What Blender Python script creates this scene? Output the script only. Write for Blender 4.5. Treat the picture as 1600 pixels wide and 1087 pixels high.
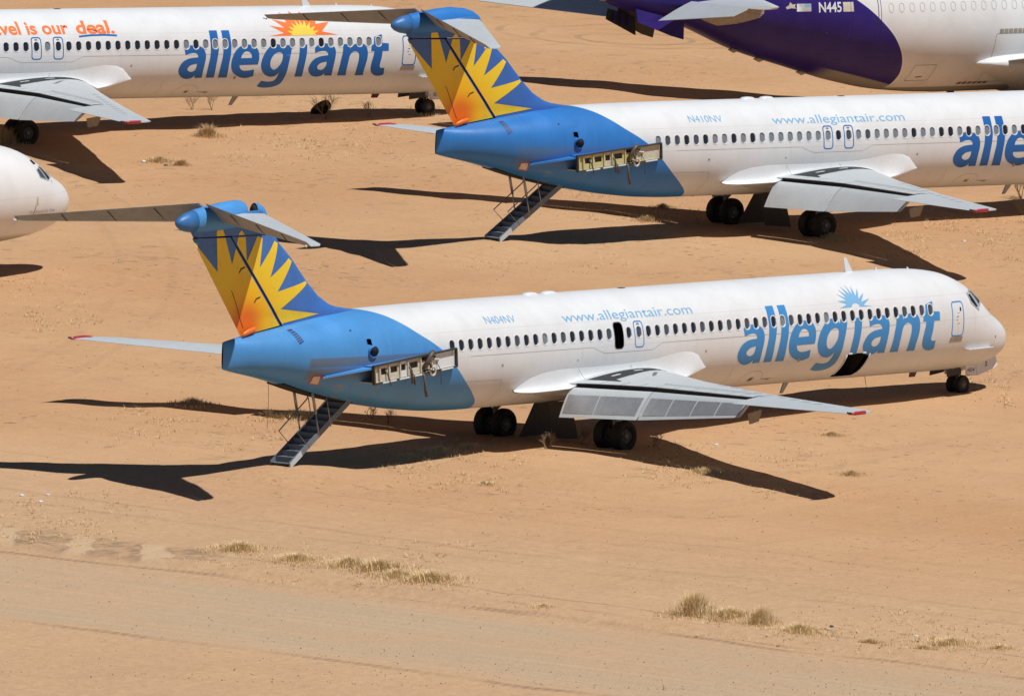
import bpy, bmesh, math, random
import numpy as np
from mathutils import Vector, Matrix
from mathutils.geometry import tessellate_polygon

# ------------------------------------------------------------------ clear
for o in list(bpy.data.objects):
    bpy.data.objects.remove(o)
scene = bpy.context.scene
COL = scene.collection
rng = random.Random(7)

# ------------------------------------------------------------------ camera
cam_data = bpy.data.cameras.new('camera')
cam_data.sensor_width = 36.0
cam_data.lens = 36.0 * 21800.8 / 1600.0
cam_data.clip_start = 1.0
cam_data.clip_end = 9000.0
cam = bpy.data.objects.new('camera', cam_data)
COL.objects.link(cam)
_R = [(0.6285862, -0.7775021, 0.0192337), (0.0731483, 0.0837226, 0.9938007), (0.7742924, 0.6232825, -0.1094998)]
M = Matrix(((_R[0][0], _R[1][0], -_R[2][0], -357.8888),
            (_R[0][1], _R[1][1], -_R[2][1], -286.2127),
            (_R[0][2], _R[1][2], -_R[2][2], 53.6553),
            (0, 0, 0, 1)))
cam.matrix_world = M
scene.camera = cam

# ------------------------------------------------------------------ light
SUN = Vector((0.03, -0.48, 1.0)).normalized()          # towards the sun
sun_el = math.asin(SUN.z)
sun_rot = math.atan2(SUN.x, SUN.y)
world = bpy.data.worlds.new('World')
scene.world = world
world.use_nodes = True
wn = world.node_tree.nodes
wn.clear()
sky = wn.new('ShaderNodeTexSky')
sky.sky_type = 'NISHITA'
sky.sun_disc = False
sky.sun_elevation = sun_el
sky.sun_rotation = sun_rot
sky.altitude = 700
sky.air_density = 0.6
sky.dust_density = 0.15
bg = wn.new('ShaderNodeBackground')
bg.inputs['Strength'].default_value = 0.05
wo = wn.new('ShaderNodeOutputWorld')
world.node_tree.links.new(sky.outputs[0], bg.inputs[0])
world.node_tree.links.new(bg.outputs[0], wo.inputs[0])
sl = bpy.data.lights.new('sun', 'SUN')
sl.energy = 5.0
sl.angle = math.radians(0.53)
sl.color = (1.0, 0.98, 0.945)
so = bpy.data.objects.new('sun', sl)
COL.objects.link(so)
so.rotation_euler = SUN.to_track_quat('Z', 'Y').to_euler()
so.location = (0, 0, 200)
vs = scene.view_settings
vs.view_transform = 'Standard'
vs.look = 'None'
vs.exposure = -0.30
vs.gamma = 1.0
vs.use_curve_mapping = False
scene.render.engine = 'CYCLES'
scene.cycles.max_bounces = 6
scene.cycles.diffuse_bounces = 2

# ------------------------------------------------------------------ material helpers
class NB:
    def __init__(self, name):
        self.m = bpy.data.materials.new(name)
        self.m.use_nodes = True
        self.t = self.m.node_tree
        self.t.nodes.clear()
        self.out = self.t.nodes.new('ShaderNodeOutputMaterial')
        self.b = self.t.nodes.new('ShaderNodeBsdfPrincipled')
        self.t.links.new(self.b.outputs[0], self.out.inputs[0])
        self._tc = None
    def n(self, typ, **kw):
        nd = self.t.nodes.new(typ)
        for k, v in kw.items():
            setattr(nd, k, v)
        return nd
    def put(self, sock, v):
        if isinstance(v, bpy.types.NodeSocket):
            self.t.links.new(v, sock)
        elif isinstance(v, (tuple, list)):
            if len(v) == 3 and sock.type == 'RGBA':
                v = (*v, 1.0)
            sock.default_value = v
        else:
            sock.default_value = v
    def tc(self):
        if self._tc is None:
            self._tc = self.n('ShaderNodeTexCoord').outputs['Object']
        return self._tc
    def xyz(self, v=None):
        s = self.n('ShaderNodeSeparateXYZ')
        self.put(s.inputs[0], v if v is not None else self.tc())
        return s.outputs
    def math(self, op, a, b=0.0, c=None, clamp=False):
        nd = self.n('ShaderNodeMath', operation=op, use_clamp=clamp)
        self.put(nd.inputs[0], a); self.put(nd.inputs[1], b)
        if c is not None:
            self.put(nd.inputs[2], c)
        return nd.outputs[0]
    def mix(self, f, a, b, mode='MIX'):
        nd = self.n('ShaderNodeMix', data_type='RGBA', blend_type=mode)
        self.put(nd.inputs[0], f); self.put(nd.inputs[6], a); self.put(nd.inputs[7], b)
        return nd.outputs[2]
    def mapping(self, scale=(1, 1, 1), rot=(0, 0, 0), loc=(0, 0, 0), v=None):
        nd = self.n('ShaderNodeMapping')
        self.put(nd.inputs[0], v if v is not None else self.tc())
        nd.inputs['Scale'].default_value = scale
        nd.inputs['Rotation'].default_value = rot
        nd.inputs['Location'].default_value = loc
        return nd.outputs[0]
    def noise(self, scale, detail=4, rough=.55, v=None, dist=0.0):
        nd = self.n('ShaderNodeTexNoise')
        self.put(nd.inputs['Vector'], v if v is not None else self.tc())
        nd.inputs['Scale'].default_value = scale
        nd.inputs['Detail'].default_value = detail
        nd.inputs['Roughness'].default_value = rough
        nd.inputs['Distortion'].default_value = dist
        return nd.outputs['Fac']
    def ramp(self, f, lo, hi, a=0.0, b=1.0):
        nd = self.n('ShaderNodeMapRange', interpolation_type='SMOOTHSTEP')
        self.put(nd.inputs[0], f)
        for i, v in zip((1, 2, 3, 4), (lo, hi, a, b)):
            self.put(nd.inputs[i], v)
        return nd.outputs[0]
    def bump(self, h, strength=.3, dist=.02):
        nd = self.n('ShaderNodeBump')
        nd.inputs['Strength'].default_value = strength
        nd.inputs['Distance'].default_value = dist
        self.put(nd.inputs['Height'], h)
        self.put(self.b.inputs['Normal'], nd.outputs[0])
    def fin(self, col, rough=.5, metal=0.0, spec=None):
        self.put(self.b.inputs['Base Color'], col)
        self.put(self.b.inputs['Roughness'], rough)
        self.put(self.b.inputs['Metallic'], metal)
        if spec is not None:
            self.put(self.b.inputs['Specular IOR Level'], spec)
        return self.m

MAT = {}
def simple(name, col, rough=.5, metal=0.0, var=.10, scale=3.0, spec=None):
    """a plain surface with a little grime variation"""
    if name in MAT:
        return MAT[name]
    k = NB(name)
    n1 = k.noise(scale, 5, .6)
    n2 = k.noise(scale * 7, 3, .6)
    f = k.math('MULTIPLY_ADD', n2, .5, k.math('MULTIPLY', n1, .5))
    f = k.ramp(f, .3, .7)
    d = tuple(c * (1 - var) for c in col)
    l = tuple(min(1, c * (1 + var * .6)) for c in col)
    MAT[name] = k.fin(k.mix(f, d, l), rough, metal, spec)
    return MAT[name]

def smoothcurve(k, sock, pts, lo, hi, olo, ohi):
    """float curve through pts mapping input range lo..hi to olo..ohi"""
    f = k.math('DIVIDE', k.math('SUBTRACT', sock, lo), hi - lo, clamp=True)
    fc = k.n('ShaderNodeFloatCurve')
    k.put(fc.inputs['Value'], f)
    c = fc.mapping.curves[0]
    P = [((a - lo) / (hi - lo), (b - olo) / (ohi - olo)) for a, b in pts]
    c.points[0].location = P[0]
    c.points[-1].location = P[-1]
    for p in P[1:-1]:
        c.points.new(*p)
    fc.mapping.update()
    return k.math('MULTIPLY_ADD', fc.outputs[0], ohi - olo, olo)

def skin_material(name, blue, edge_pts, grime=.10, worn=0.0, white=(.745, .765, .785)):
    """white airliner skin with a painted tail, lap seams and weathering"""
    k = NB(name)
    X, Y, Z = k.xyz()
    col = k.mix(k.ramp(k.noise(.9, 6, .62), .35, .72), white, tuple(c * (1 - grime) for c in white))
    streak = k.noise(1.0, 5, .6, v=k.mapping((1.3, 1.3, .16)))
    col = k.mix(k.math('MULTIPLY', k.ramp(streak, .52, .75), grime * 1.6), col, (.55, .50, .44))
    # each skin sheet has weathered a little differently
    cell = k.n('ShaderNodeTexWhiteNoise', noise_dimensions='2D')
    cv = k.n('ShaderNodeCombineXYZ')
    k.put(cv.inputs[0], k.math('FLOOR', k.math('DIVIDE', X, 1.93))); k.put(cv.inputs[1], k.math('FLOOR', k.math('DIVIDE', Z, .82)))
    k.put(cell.inputs['Vector'], cv.outputs[0])
    col = k.mix(k.math('MULTIPLY', cell.outputs['Value'], .10), col, (.60, .58, .56))
    drip = k.noise(1.0, 6, .7, v=k.mapping((5.0, 5.0, .35), loc=(2, 0, 0)))
    col = k.mix(k.math('MULTIPLY', k.math('MULTIPLY', k.ramp(drip, .56, .74), k.ramp(Z, 4.6, 2.6)), .30), col, (.42, .36, .30))
    # lap seams along the body and frame joints round it
    for z0 in (2.52, 3.34, 4.18):
        d = k.math('ABSOLUTE', k.math('SUBTRACT', Z, z0))
        col = k.mix(k.math('MULTIPLY', k.ramp(d, .006, .016, 1, 0), .22), col, (.38, .36, .34))
    fr = k.math('ABSOLUTE', k.math('SUBTRACT', k.math('FRACT', k.math('DIVIDE', X, 1.93)), .5))
    col = k.mix(k.math('MULTIPLY', k.ramp(fr, .0020, .0064, 1, 0), .16), col, (.40, .38, .36))
    if blue is not None:
        xb = smoothcurve(k, Z, edge_pts, edge_pts[0][0], edge_pts[-1][0],
                         min(p[1] for p in edge_pts) - .01, max(p[1] for p in edge_pts) + .01)
        m = k.ramp(k.math('SUBTRACT', X, xb), -.012, .012, 1, 0)
        bn = k.ramp(k.noise(.8, 5, .65), .3, .75)
        bl = k.mix(bn, blue, tuple(c * .86 for c in blue))
        bl = k.mix(k.math('MULTIPLY', k.ramp(k.noise(1.1, 6, .6, v=k.mapping((1.0, 1.0, .2), loc=(4, 2, 1))), .5, .8), .35), bl,
                   tuple(min(1, c * 1.25 + .03) for c in blue))
        fr2 = k.math('ABSOLUTE', k.math('SUBTRACT', k.math('FRACT', k.math('DIVIDE', k.math('ADD', X, .35), 1.55)), .5))
        bl = k.mix(k.math('MULTIPLY', k.ramp(fr2, .003, .008, 1, 0), .3), bl, tuple(c * .45 for c in blue))
        # dull bare band aft of the engine mount and scuffed belly
        bz = k.math('MULTIPLY', k.ramp(Z, 3.28, 3.30), k.ramp(Z, 3.58, 3.60, 1, 0))
        bx = k.math('MULTIPLY', k.ramp(X, -14.1, -14.0), k.ramp(X, -8.0, -7.9, 1, 0))
        bl = k.mix(k.math('MULTIPLY', k.math('MULTIPLY', bz, bx), .75 * worn), bl, (.13, .15, .18))
        sc = k.ramp(k.noise(2.2, 7, .7, v=k.mapping((1, 1, 3.0), loc=(1.3, 0, .7))), .56, .60)
        sz = k.math('MULTIPLY', k.ramp(Z, 1.6, 2.3), k.ramp(Z, 2.55, 2.95, 1, 0))
        sx = k.math('MULTIPLY', k.ramp(X, -13.6, -12.6), k.ramp(X, -10.8, -9.9, 1, 0))
        bl = k.mix(k.math('MULTIPLY', k.math('MULTIPLY', sc, k.math('MULTIPLY', sz, sx)), worn), bl, (.30, .24, .17))
        uz = k.math('MULTIPLY', k.ramp(Z, 2.8, 2.95), k.ramp(Z, 3.2, 3.3, 1, 0))
        bl = k.mix(k.math('MULTIPLY', k.math('MULTIPLY', uz, bx), .55 * worn), bl, (.20, .15, .10))
        col = k.mix(m, col, bl)
    wav = k.math('MULTIPLY', k.math('SINE', k.math('MULTIPLY', X, 2 * math.pi / .4826)), .10)
    k.bump(k.math('ADD', k.noise(.7, 3, .55), wav), .22, .03)
    k.fin(col, .38, 0, .3)
    MAT[name] = k.m
    return k.m

# ------------------------------------------------------------------ mesh helpers
MESH = {}
def finish(o, label=None, cat=None, group=None, kind=None):
    if label: o['label'] = label
    if cat: o['category'] = cat
    if group: o['group'] = group
    if kind: o['kind'] = kind
    return o

def obj(name, mesh, parent=None, loc=(0, 0, 0), rot=(0, 0, 0)):
    o = bpy.data.objects.new(name, mesh)
    COL.objects.link(o)
    if parent is not None:
        o.parent = parent
    o.location = loc
    o.rotation_euler = rot
    return o

def empty(name, loc, rot, label, cat, group=None):
    o = bpy.data.objects.new(name, None)
    COL.objects.link(o)
    o.location = loc
    o.rotation_euler = rot
    return finish(o, label, cat, group)

def mk(name, V, F, mats, smooth=True, mi=None, sharp=None):
    me = bpy.data.meshes.new(name)
    me.from_pydata([tuple(map(float, v)) for v in V], [], [tuple(int(i) for i in f) for f in F])
    for m in (mats if isinstance(mats, (list, tuple)) else [mats]):
        me.materials.append(m)
    if mi is not None:
        me.polygons.foreach_set('material_index', np.array(mi, dtype=np.int32))
    me.polygons.foreach_set('use_smooth', np.full(len(me.polygons), bool(smooth)))
    me.update()
    if smooth and sharp:
        me.set_sharp_from_angle(angle=math.radians(sharp))
    return me

def loft(rings, cap0=True, cap1=True, closed=True):
    n = len(rings[0])
    V = [p for r in rings for p in r]
    F = []
    for i in range(len(rings) - 1):
        for j in range(n if closed else n - 1):
            a, b = i * n + j, i * n + (j + 1) % n
            F.append((a, b, b + n, a + n))
    if cap0: F.append(tuple(range(n))[::-1])
    if cap1: F.append(tuple(range((len(rings) - 1) * n, len(rings) * n)))
    return V, F

def box(x0, x1, y0, y1, z0, z1):
    V = [(x, y, z) for z in (z0, z1) for y in (y0, y1) for x in (x0, x1)]
    F = [(0, 2, 3, 1), (4, 5, 7, 6), (0, 1, 5, 4), (2, 6, 7, 3), (0, 4, 6, 2), (1, 3, 7, 5)]
    return V, F

def join(*vf):
    V, F = [], []
    for v, f in vf:
        o = len(V)
        V += list(v)
        F += [tuple(i + o for i in q) for q in f]
    return V, F

def tube(path, r, n=8, cap=True):
    """tube along a polyline; r may be a list"""
    P = [Vector(p) for p in path]
    rs = r if isinstance(r, (list, tuple)) else [r] * len(P)
    rings = []
    up = Vector((0, 0, 1))
    for i, p in enumerate(P):
        d = (P[min(i + 1, len(P) - 1)] - P[max(i - 1, 0)]).normalized()
        a = d.cross(up)
        if a.length < 1e-3:
            a = d.cross(Vector((1, 0, 0)))
        a.normalize()
        b = a.cross(d)
        rings.append([tuple(p + rs[i] * (math.cos(2 * math.pi * j / n) * a + math.sin(2 * math.pi * j / n) * b)) for j in range(n)])
    return loft(rings, cap, cap)

def plate(poly, n, th):
    """polygon (3D, planar) extruded by th along n"""
    P = [Vector(p) for p in poly]
    n = Vector(n).normalized() * th
    k = len(P)
    V = [tuple(p) for p in P] + [tuple(p + n) for p in P]
    F = [tuple(range(k))[::-1], tuple(range(k, 2 * k))] + [(i, (i + 1) % k, (i + 1) % k + k, i + k) for i in range(k)]
    return V, F

def pchip(x, y, xq):
    x = np.asarray(x, float); y = np.asarray(y, float)
    h = np.diff(x); d = np.diff(y) / h
    m = np.zeros_like(y)
    for i in range(1, len(x) - 1):
        if d[i - 1] * d[i] > 0:
            w1 = 2 * h[i] + h[i - 1]; w2 = h[i] + 2 * h[i - 1]
            m[i] = (w1 + w2) / (w1 / d[i - 1] + w2 / d[i])
    m[0] = d[0]; m[-1] = d[-1]
    xq = np.clip(np.asarray(xq, float), x[0], x[-1])
    k = np.clip(np.searchsorted(x, xq, side='right') - 1, 0, len(x) - 2)
    t = (xq - x[k]) / h[k]; t2 = t * t; t3 = t2 * t
    return (2*t3 - 3*t2 + 1) * y[k] + (t3 - 2*t2 + t) * h[k] * m[k] + (-2*t3 + 3*t2) * y[k+1] + (t3 - t2) * h[k] * m[k+1]

class Hull:
    """body given by nose rows (distance from tip, top, bottom, half width) and tail rows (x, ...)"""
    def __init__(self, xn, nose, tail, xsplit, n=2.12, zmf=.52):
        self.xn, self.nose, self.tail, self.xs, self.n, self.zmf = xn, np.array(nose), np.array(tail), xsplit, n, zmf
    def sec(self, x):
        x = np.asarray(x, float)
        t = np.sqrt(np.maximum(self.xn - x, 0))
        a = [pchip(np.sqrt(self.nose[:, 0]), self.nose[:, k], t) for k in (1, 2, 3)]
        b = [pchip(-self.tail[:, 0], self.tail[:, k], -x) for k in (1, 2, 3)]
        m = x < self.xs
        zt, zb, hw = [np.where(m, bb, aa) for aa, bb in zip(a, b)]
        return zt, zb, hw, zb + (zt - zb) * self.zmf
    def y(self, x, z):
        """starboard side surface y at (x,z)"""
        zt, zb, hw, zm = self.sec(x)
        z = np.asarray(z, float)
        u = np.where(z > zm, (z - zm) / np.maximum(zt - zm, 1e-6), (zm - z) / np.maximum(zm - zb, 1e-6))
        u = np.clip(u, 0, 1)
        return -hw * np.maximum(1 - u ** self.n, 0) ** (1 / self.n)
    def pt(self, x, ph):
        zt, zb, hw, zm = self.sec(x)
        s, c = np.sin(ph), np.cos(ph)
        sy = np.sign(s) * np.abs(s) ** (2 / self.n); sz = np.sign(c) * np.abs(c) ** (2 / self.n)
        return -hw * sy, zm + np.where(sz > 0, (zt - zm) * sz, (zm - zb) * sz)
    def mesh(self, name, xs, phs, mats, hole=None):
        """skin over the grid xs*phs; hole(x,z)>0 keeps, <0 is cut away (starboard side)"""
        xs = np.asarray(xs); phs = np.asarray(phs)
        nx, npz = len(xs), len(phs)
        X = np.repeat(xs[:, None], npz, 1); PH = np.repeat(phs[None, :], nx, 0)
        Yc, Zc = self.pt(X, PH)
        if hole is not None:
            Fv = np.where(Yc < 0, hole(X, Zc), 9.0)
        else:
            Fv = np.full(X.shape, 9.0)
        V = [np.stack([X, Yc, Zc], -1).reshape(-1, 3)]
        idx = np.arange(nx * npz).reshape(nx, npz)
        jn = (np.arange(npz) + 1) % npz
        q = np.stack([idx[:-1], idx[1:], idx[1:][:, jn], idx[:-1][:, jn]], -1)
        s = Fv > 0
        cnt = s[:-1].astype(int) + s[1:] + s[1:][:, jn] + s[:-1][:, jn]
        F = q[cnt == 4].tolist()
        extra, ecache, base = [], {}, nx * npz
        flat = Fv.reshape(-1)
        def cut(a, b):
            key = (min(a, b), max(a, b))
            if key not in ecache:
                t = flat[a] / (flat[a] - flat[b])
                ia, ja = divmod(a, npz); ib, jb = divmod(b, npz)
                pa, pb = phs[ja], phs[jb]
                if abs(pa - pb) > math.pi:
                    pb += 2 * math.pi if pb < pa else -2 * math.pi
                x = xs[ia] + (xs[ib] - xs[ia]) * t; p = pa + (pb - pa) * t
                y, z = self.pt(np.array(x), np.array(p))
                ecache[key] = base + len(extra)
                extra.append((float(x), float(y), float(z)))
            return ecache[key]
        for i, j in np.argwhere((cnt > 0) & (cnt < 4)):
            c = q[i, j]
            poly = []
            for k in range(4):
                a, b = int(c[k]), int(c[(k + 1) % 4])
                if flat[a] > 0: poly.append(a)
                if (flat[a] > 0) != (flat[b] > 0): poly.append(cut(a, b))
            if len(poly) > 2: F.append(poly)
        if extra: V.append(np.array(extra))
        V = np.concatenate(V)
        used = np.zeros(len(V), bool)
        for f in F: used[f] = True
        remap = np.cumsum(used) - 1
        me = mk(name, V[used].tolist(), [[int(remap[i]) for i in f] for f in F], mats)
        return me
    def proj(self, x, z, off):
        e = .01
        y = self.y(x, z)
        yx = (self.y(x + e, z) - self.y(x - e, z)) / (2 * e); yz = (self.y(x, z + e) - self.y(x, z - e)) / (2 * e)
        nrm = np.stack([yx, -np.ones_like(yx), yz], -1)
        nrm /= np.linalg.norm(nrm, axis=-1, keepdims=True)
        return np.stack([x, y, z], -1) + nrm * off

def smooth_loop(pts, sub=5):
    """(x,z,corner) points -> closed polyline, Catmull-Rom between corners"""
    n = len(pts); out = []
    for i in range(n):
        p1, p2 = pts[i], pts[(i + 1) % n]
        p0 = pts[i - 1] if not p1[2] else p1
        p3 = pts[(i + 2) % n] if not p2[2] else p2
        k = 1 if (p1[2] and p2[2]) else sub
        for s in range(k):
            t = s / k
            out.append(tuple(.5 * (2 * p1[c] + (p2[c] - p0[c]) * t + (2 * p0[c] - 5 * p1[c] + 4 * p2[c] - p3[c]) * t * t
                                   + (3 * p1[c] - p0[c] - 3 * p2[c] + p3[c]) * t ** 3) for c in (0, 1)))
    return out

def rrect(cx, cz, hx, hz, r, n=5):
    out = []
    for k, (sx, sz) in enumerate(((1, 1), (-1, 1), (-1, -1), (1, -1))):
        for i in range(n + 1):
            a = math.pi / 2 * (k + i / n)
            out.append((cx + sx * (hx - r) + r * math.cos(a), cz + sz * (hz - r) + r * math.sin(a)))
    return out

def flat_mesh(groups, dx=.4, dz=.06):
    """list of [outer, hole, ...] loops in (x,z) -> cut-up flat bmesh (x,0,z)"""
    bm = bmesh.new()
    for loops in groups:
        L = [[Vector((p[0], p[1], 0)) for p in lp] for lp in loops]
        flat = [v for lp in L for v in lp]
        vs_ = [bm.verts.new((v.x, 0, v.y)) for v in flat]
        for t in tessellate_polygon(L):
            try: bm.faces.new([vs_[i] for i in t])
            except ValueError: pass
    xs = [v.co.x for v in bm.verts]; zs = [v.co.z for v in bm.verts]
    for lo, hi, st, ax in ((min(xs), max(xs), dx, 0), (min(zs), max(zs), dz, 2)):
        c = math.ceil(lo / st) * st
        while c < hi:
            co = [0, 0, 0]; no = [0, 0, 0]
            co[ax] = c; no[ax] = 1
            bmesh.ops.bisect_plane(bm, geom=bm.verts[:] + bm.edges[:] + bm.faces[:], plane_co=co, plane_no=no)
            c += st
    return bm

def decal(name, groups, projf, mat, parent, off=.005, dx=.4, dz=.06, key=None, loc=(0, 0, 0)):
    """paint or a thin sheet laid over a curved skin"""
    if key and key in MESH:
        me = MESH[key]
    else:
        bm = groups if isinstance(groups, bmesh.types.BMesh) else flat_mesh(groups, dx, dz)
        bm.verts.ensure_lookup_table()
        P = np.array([v.co[:] for v in bm.verts])
        Q = projf(P[:, 0], P[:, 2], off)
        for v, c in zip(bm.verts, Q): v.co = c
        bmesh.ops.recalc_face_normals(bm, faces=bm.faces[:])
        me = bpy.data.meshes.new(name)
        bm.to_mesh(me); bm.free()
        me.materials.append(mat)
        me.polygons.foreach_set('use_smooth', np.full(len(me.polygons), True))
        if key: MESH[key] = me
    o = obj(name, me, parent, loc)
    if me.materials[0] is not mat:
        o.material_slots[0].link = 'OBJECT'
        o.material_slots[0].material = mat
    return o

def cut_windows(bm, centres, zc, hx, hz):
    """clear window openings out of flat lettering (edges end under the window frames)"""
    xs = [v.co.x for v in bm.verts]; lo, hi = min(xs), max(xs)
    for xc in centres:
        if xc < lo - .3 or xc > hi + .3: continue
        for dx in (-.15, -.13, -.09, 0, .09, .13, .15):
            fs = [f for f in bm.faces if min(v.co.x for v in f.verts) < xc + dx < max(v.co.x for v in f.verts) and max(v.co.z for v in f.verts) > zc - .3 and min(v.co.z for v in f.verts) < zc + .3]
            if fs:
                g = list({e for f in fs for e in f.edges} | {v for f in fs for v in f.verts}) + fs
                bmesh.ops.bisect_plane(bm, geom=g, plane_co=(xc + dx, 0, 0), plane_no=(1, 0, 0))
    for dz in (-.20, -.18, -.15, -.10, 0, .10, .15, .18, .20):
        fs = [f for f in bm.faces if min(v.co.z for v in f.verts) < zc + dz < max(v.co.z for v in f.verts)]
        if fs:
            g = list({e for f in fs for e in f.edges} | {v for f in fs for v in f.verts}) + fs
            bmesh.ops.bisect_plane(bm, geom=g, plane_co=(0, 0, zc + dz), plane_no=(0, 0, 1))
    dead = []
    for f in bm.faces:
        c = f.calc_center_median()
        for xc in centres:
            qx = abs(c.x - xc) - (hx - .12); qz = abs(c.z - zc) - (hz - .12)
            if math.hypot(max(qx, 0), max(qz, 0)) + min(max(qx, qz), 0) - .12 < 0:
                dead.append(f); break
    bmesh.ops.delete(bm, geom=dead, context='FACES')
    return bm

def text_bm(s, x0, z0, x1, h, shear=0.0, bold=0.0, slope=0.0, dz=.06):
    """lettering from x0 to x1, cap height h, baseline z0, as flat bmesh in (x,z)"""
    cu = bpy.data.curves.new('t', 'FONT')
    cu.body = s; cu.size = 1.0; cu.shear = shear; cu.offset = bold; cu.resolution_u = 4
    o = bpy.data.objects.new('t', cu)
    COL.objects.link(o)
    dg = bpy.context.evaluated_depsgraph_get()
    me = bpy.data.meshes.new_from_object(o.evaluated_get(dg))
    bpy.data.objects.remove(o); bpy.data.curves.remove(cu)
    bm = bmesh.new(); bm.from_mesh(me); bpy.data.meshes.remove(me)
    bmesh.ops.remove_doubles(bm, verts=bm.verts[:], dist=1e-5)
    xs = [v.co.x for v in bm.verts]; w0, w1 = min(xs), max(xs)
    for v in bm.verts:
        fx = (v.co.x - w0) / (w1 - w0)
        v.co = (x0 + fx * (x1 - x0), 0, z0 + slope * fx + v.co.y * h / .72)
    zs = [v.co.z for v in bm.verts]
    c = math.ceil(min(zs) / dz) * dz
    while c < max(zs):
        bmesh.ops.bisect_plane(bm, geom=bm.verts[:] + bm.edges[:] + bm.faces[:], plane_co=(0, 0, c), plane_no=(0, 0, 1))
        c += dz
    return bm
# ------------------------------------------------------------------ materials
EDGE = [(1.44, -5.1), (1.71, -5.41), (2.08, -5.98), (2.52, -6.63), (3.0, -7.23), (3.5, -7.82), (3.87, -8.41), (4.18, -8.99),
        (4.54, -9.59), (4.82, -10.11), (4.96, -10.52), (5.04, -10.95)]
M_SKIN_A = skin_material('white_skin_faded', (.080, .30, .67), EDGE, .07, 1.0)
M_SKIN_B = skin_material('white_skin_blue_tail', (.036, .20, .57), EDGE, .07, .45)
M_SKIN_C = skin_material('white_skin_plain', None, None, .06)
M_WHITE = simple('white_paint', (.745, .765, .785), .38, var=.06)
M_FAIR = simple('fairing_paint', (.72, .735, .75), .40, var=.05, scale=1.2)
M_GREY = simple('wing_grey_paint', (.40, .43, .45), .42, var=.10, scale=1.5)
M_GREYL = simple('wing_light_grey', (.53, .57, .59), .42, var=.09, scale=2)
M_METAL = simple('bare_aluminium', (.46, .48, .50), .42, .55, var=.16, scale=2.5)
M_ELEV = simple('elevator_shaded_grey', (.29, .30, .31), .5, var=.2, scale=2.5)  # darkened grey stands in for shade under the raised elevators
M_STEEL = simple('gear_steel', (.30, .30, .30), .45, .5, var=.2)
M_RAIL = simple('rail_metal', (.34, .35, .36), .42, .5, var=.15)
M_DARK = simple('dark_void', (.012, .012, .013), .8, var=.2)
M_SEAM = simple('seam_grey', (.24, .23, .22), .7, var=.2)
M_SEAML = simple('seam_light', (.43, .42, .41), .7, var=.2)
M_BLACK = simple('walkway_black', (.030, .033, .037), .75, var=.3, scale=4)
M_TYRE = simple('tyre_rubber', (.014, .014, .0145), .75, var=.3, scale=6)
M_RIM = simple('wheel_rim', (.12, .12, .115), .5, .3, var=.3, scale=9)
M_RED = simple('red_lamp', (.42, .025, .05), .3, var=.2)
M_REDP = simple('red_paint', (.55, .03, .03), .45, var=.2)
M_CREAM = simple('primer_cream', (.62, .58, .46), .6, var=.22, scale=5)
M_YELLOWP = simple('primer_yellow', (.60, .56, .28), .6, var=.2, scale=5)
M_PIPE = simple('sooty_pipe', (.14, .115, .095), .55, .3, var=.4, scale=9)
M_FRAME = simple('dark_frame', (.06, .055, .05), .6, .2, var=.3, scale=9)
M_STAIR = simple('stair_grey_blue', (.17, .20, .235), .6, .1, var=.2, scale=5)
M_LBLUE = simple('faded_letter_blue', (.058, .275, .63), .42, var=.07, spec=.25)
M_LBLUE2 = simple('letter_blue', (.022, .14, .45), .42, var=.07, spec=.25)
M_THINBLUE = simple('thin_letter_blue', (.20, .45, .72), .45, var=.05)
M_ORANGE = simple('letter_orange', (.90, .19, .035), .45, var=.05)
M_SUNY = simple('sun_yellow', (.92, .66, .08), .45, var=.05)
M_NAVY = simple('marking_navy', (.03, .06, .18), .5, var=.1)
M_FINBLUE_A = simple('fin_blue_faded', (.050, .175, .52), .38, var=.16, scale=1.4)
M_FINBLUE_B = simple('fin_blue', (.040, .145, .47), .38, var=.12, scale=1.4)
M_TAILBLUE_A = simple('tail_blue_faded', (.080, .30, .67), .40, var=.10, scale=1.4, spec=.3)
M_TAILBLUE_B = simple('tail_blue', (.036, .20, .57), .40, var=.10, scale=1.4, spec=.3)
M_CONE = simple('bullet_cone_blue', (.040, .175, .46), .45, var=.14, scale=2)
M_FADE = simple('ghost_grey', (.50, .50, .49), .6, var=.1)
M_OLD = simple('dirty_plate', (.36, .31, .25), .6, var=.3, scale=6)
M_PURPLE = None

def glass(name, col, rough):
    k = NB(name)
    f = k.ramp(k.noise(2.0, 3), .35, .7)
    MAT[name] = k.fin(k.mix(f, col, tuple(c * 1.5 for c in col)), rough, 0, .6)
    return k.m
M_PANES = [glass('pane_dark', (.016, .021, .030), .12), glass('pane_slate', (.060, .075, .095), .2),
           glass('pane_shade', (.17, .20, .23), .35), glass('pane_pale', (.33, .35, .36), .5)]
M_COCKPIT = glass('cockpit_glass', (.010, .011, .012), .08)

k = NB('sunburst_paint')
_x, _y, _z = k.xyz()
_d = k.math('SQRT', k.math('ADD', k.math('POWER', k.math('ABSOLUTE', k.math('ADD', _x, 16.15)), 2.0),
                           k.math('POWER', k.math('ABSOLUTE', k.math('SUBTRACT', _z, 4.75)), 2.0)))
_c = k.mix(k.ramp(_d, .25, 1.05), (.82, .17, .012), (.90, .50, .012))
_c = k.mix(k.ramp(_d, .8, 1.9), _c, (.88, .62, .030))
_c = k.mix(k.math('MULTIPLY', k.ramp(k.noise(3.0, 6, .65), .5, .72), .22), _c, (.45, .33, .09))
_c = k.mix(k.ramp(k.noise(9.0, 5, .7), .70, .74), _c, (.62, .58, .50))
M_SUNB = k.fin(_c, .42)

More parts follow.
